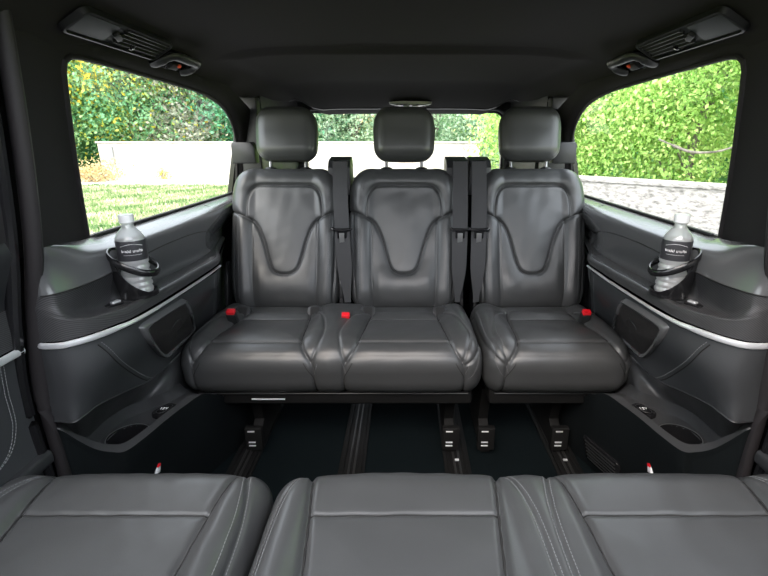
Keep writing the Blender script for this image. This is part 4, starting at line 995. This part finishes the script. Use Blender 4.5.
def tree(name, label, pos, blobs, kind, n, size, seed, group, cat='tree', droop=0, trunk=.16):
    r0 = empty(name, pos); tag(r0, label, cat, group)
    leaves('crown', r0, LM[kind], blobs, n, size, seed, droop)
    rg = random.Random(seed); g = Geo(); top = max(b[0][2] for b in blobs)
    tube(g, cr([(0, 0, 0), (rg.uniform(-.1, .1), 0, top * .35), (rg.uniform(-.3, .3), rg.uniform(-.2, .2), top * .9)], 12), [trunk * (1 - .07 * i) for i in range(12)], 8)
    for b in blobs:
        tube(g, cr([(0, 0, b[0][2] * .35), ((b[0][0]) * .5, b[0][1] * .5, b[0][2] * .75), (b[0][0], b[0][1], b[0][2] + b[1][2] * .3)], 8), [trunk * .5 * (1 - .1 * i) for i in range(8)], 6)
    g.build('trunk', M['dk'], r0)
    return r0
rg = random.Random(3)
def blobset(w, d, h, n, z0=.2):
    return [((rg.uniform(-w, w) * .75, rg.uniform(-d, d) * .6, z0 * h + (h * (1 - z0)) * (i + .5) / n), (w * rg.uniform(.55, .8), d * rg.uniform(.6, .8), h * rg.uniform(.18, .26))) for i in range(n)]
TL = 'trees beyond the white wall'
for i, (x, y, w, h, kind, lab) in enumerate([
    (-17.5, 23.6, 2.6, 8.0, 'left', 'green and yellow tree at the front edge of the window left of the white wall'),
    (-14.0, 25.0, 3.0, 9.0, 'left', 'broad green tree with yellow patches behind the left end of the white wall'),
    (-10.6, 25.6, 2.2, 8.0, 'grey', 'grey green thin tree with yellow leaves behind the middle of the white wall'),
    (-8.2, 25.6, 2.4, 8.5, 'dark', 'dark green tree behind the white wall beside the left rear pillar'),
    (-5.0, 26.5, 2.6, 8.0, 'dark', 'dark green tree behind the white wall hidden by the left rear headrest'),
    (-21.5, 24.0, 3.2, 9.0, 'left', 'green tree furthest along the road left of the white wall')]):
    tree('leafy_tree', lab, (x, y, GZ), blobset(w, 2.0, h, 7, .10), kind, 24000, .18, 30 + i, TL)
for i, (x, y, w, h, kind, lab) in enumerate([
    (-2.4, 24.0, 2.6, 6.5, 'pale', 'pale green tree seen through the rear window left of the middle headrest'),
    (1.6, 24.5, 2.6, 6.5, 'pale', 'pale green tree seen through the rear window behind the middle headrest'),
    (4.0, 16.0, 1.6, 3.8, 'pale', 'loose pale green bush right of the middle headrest reaching below the wall top'),
    (5.6, 24.0, 2.6, 6.5, 'pale', 'pale green tree seen through the rear window beside the right headrest')]):
    tree('pale_tree' if i != 2 else 'leafy_bush', lab, (x, y, GZ), blobset(w, 1.6, h, 6, .05 if i == 2 else .1), kind, 18000, .15 if i != 2 else .11, 50 + i, 'trees behind the van', cat='tree' if i != 2 else 'bush')
for i, (x, y, w, h, lab) in enumerate([
    (4.4, 12.6, 1.7, 4.6, 'dark-edged green tree behind the stone wall next to the right rear pillar'),
    (6.6, 10.8, 1.9, 5.4, 'bright green drooping tree above the middle of the stone wall'),
    (8.8, 8.6, 1.9, 5.6, 'bright green drooping tree above the near end of the stone wall'),
    (9.6, 12.5, 2.6, 7.0, 'tall bright green tree standing furthest behind the stone wall')]):
    tree('drooping_tree', lab, (x, y, GZ), blobset(w, 1.5, h, 7, .12), 'bright', 34000, .09 if i < 3 else .15, 70 + i, 'trees behind the stone wall', droop=1.0, trunk=.10)
# bare bough in front of the leaves
g = Geo(); tube(g, cr([(5.35, 9.5, .98), (5.62, 9.3, .86), (6.0, 9.1, .87), (6.4, 8.9, 1.02), (6.75, 8.75, .98)], 20), [.030 - .0010 * i for i in range(20)], 7)
tube(g, cr([(5.1, 9.6, 1.10), (5.35, 9.5, .98)], 8), .018, 6)
tag(g.build('bare_bough', M['dk'], None), 'bare grey bough showing among bright green leaves above the stone wall', 'branch')
for i, (x, y, w, h, kind, lab) in enumerate([
    (-15.6, 18.9, 1.0, 2.6, 'yellow', 'yellow autumn shrub just left of the white wall end'),
    (-17.6, 19.6, 1.1, 2.2, 'yellow', 'yellow autumn shrub at the front edge of the left window'),
    (-12.1, 18.2, .8, .60, 'dry', 'low dry brown bush in front of the left end of the white wall'),
    (-9.9, 19.2, .25, .5, 'yellow', 'small yellow tuft against the middle of the white wall')]):
    r0 = empty('low_shrub', (x, y, GZ)); tag(r0, lab, 'shrub', 'shrubs by the white wall')
    leaves('foliage', r0, LM[kind], [((0, 0, h * .45), (w, w * .7, h * .5))], (3500, 3500, 1800, 500)[i], (.11, .11, .09, .045)[i], 90 + i)
    g = Geo()
    for k in range(6): tube(g, [(0, 0, 0), (math.cos(k) * w * .5, math.sin(k) * w * .4, h * .6)], .02, 5)
    g.build('stems', M['dk'], r0)
# grass between van and road
def grass(n, seed):
    r = np.random.default_rng(seed); x = r.uniform(-16, -4.2, n); y = r.uniform(4.5, 16.3, n); s = r.uniform(.05, .15, n)
    a = r.uniform(0, 2 * PI, n); P = np.stack([x, y, np.full(n, GZ)], 1); dx = np.stack([np.cos(a), np.sin(a), 0 * a], 1) * (s * .16)[:, None]
    tip = np.stack([r.normal(0, .5, n) * s, r.normal(0, .5, n) * s, s], 1)
    V = np.stack([P - dx, P + dx, P + tip + dx * .3, P + tip - dx * .3], 1).reshape(-1, 3)
    me = bpy.data.meshes.new('grass'); me.vertices.add(n * 4); me.vertices.foreach_set('co', V.astype(np.float32).ravel()); me.loops.add(n * 4); me.loops.foreach_set('vertex_index', np.arange(n * 4, dtype=np.int32))
    me.polygons.add(n); me.polygons.foreach_set('loop_start', np.arange(n, dtype=np.int32) * 4); me.update(calc_edges=True); me.materials.append(LM['grass'])
    at = me.attributes.new('leaf_tone', 'FLOAT', 'FACE'); tn = .48 + .22 * np.sin(x * 2.3 + y) * np.cos(y * 2.7) + .18 * np.sin(x * 5.1 - y * 3) + r.normal(0, .22, n); at.data.foreach_set('value', np.clip(tn, 0, 1).astype(np.float32))
    return link('grass', me)
hm = noise_col('wooded_slope', [(.25, (.02, .07, .025)), (.5, (.06, .20, .07)), (.7, (.20, .36, .12)), (.85, (.42, .45, .12))], .9, detail=12, bumpd=.5)
g = Geo(); na_, nr_ = 70, 14
v = []
for i in range(na_):
    a = math.radians(-80 + 160 * i / (na_ - 1))
    for j in range(nr_):
        t = j / (nr_ - 1); R0 = (31 if a < .2 else 31 - 13 * min(1, (a - .2) / .3)) + t * 7; v.append((math.sin(a) * R0, math.cos(a) * R0, GZ - .2 + 15 * t ** .8 + .8 * math.sin(i * 1.7 + j) * t))
g.add(v, [(i * nr_ + j, i * nr_ + j + 1, (i + 1) * nr_ + j + 1, (i + 1) * nr_ + j) for i in range(na_ - 1) for j in range(nr_ - 1)])
tag(g.build('hill', hm, None), kind='structure')
tag(grass(110000, 8), 'short green and straw coloured grass beside the van', 'grass', kind='stuff')

# ------------------------------------------------------------------ light: bright overcast sky, soft sun
W = bpy.data.worlds.new('sky'); SC.world = W; W.use_nodes = True; nt = W.node_tree; bg = nt.nodes['Background']
sk = nt.nodes.new('ShaderNodeTexSky'); sk.sky_type = 'NISHITA'; sk.sun_disc = False; sk.sun_elevation = math.radians(48); sk.sun_rotation = math.radians(200); sk.air_density = 1; sk.dust_density = 4; sk.ozone_density = 1
mx = nt.nodes.new('ShaderNodeMix'); mx.data_type = 'RGBA'; mx.inputs[0].default_value = .92
nt.links.new(sk.outputs[0], mx.inputs[6]); mx.inputs[7].default_value = (1.0, 1.02, 1.05, 1)
nt.links.new(mx.outputs[2], bg.inputs[0]); bg.inputs[1].default_value = SKY = 1.38
sd = bpy.data.lights.new('sun', 'SUN'); so = bpy.data.objects.new('sun', sd); COL.objects.link(so); sd.energy = 2.0; sd.angle = math.radians(12); sd.color = (1, .97, .92)
so.rotation_euler = (math.radians(-32), 0, 0)
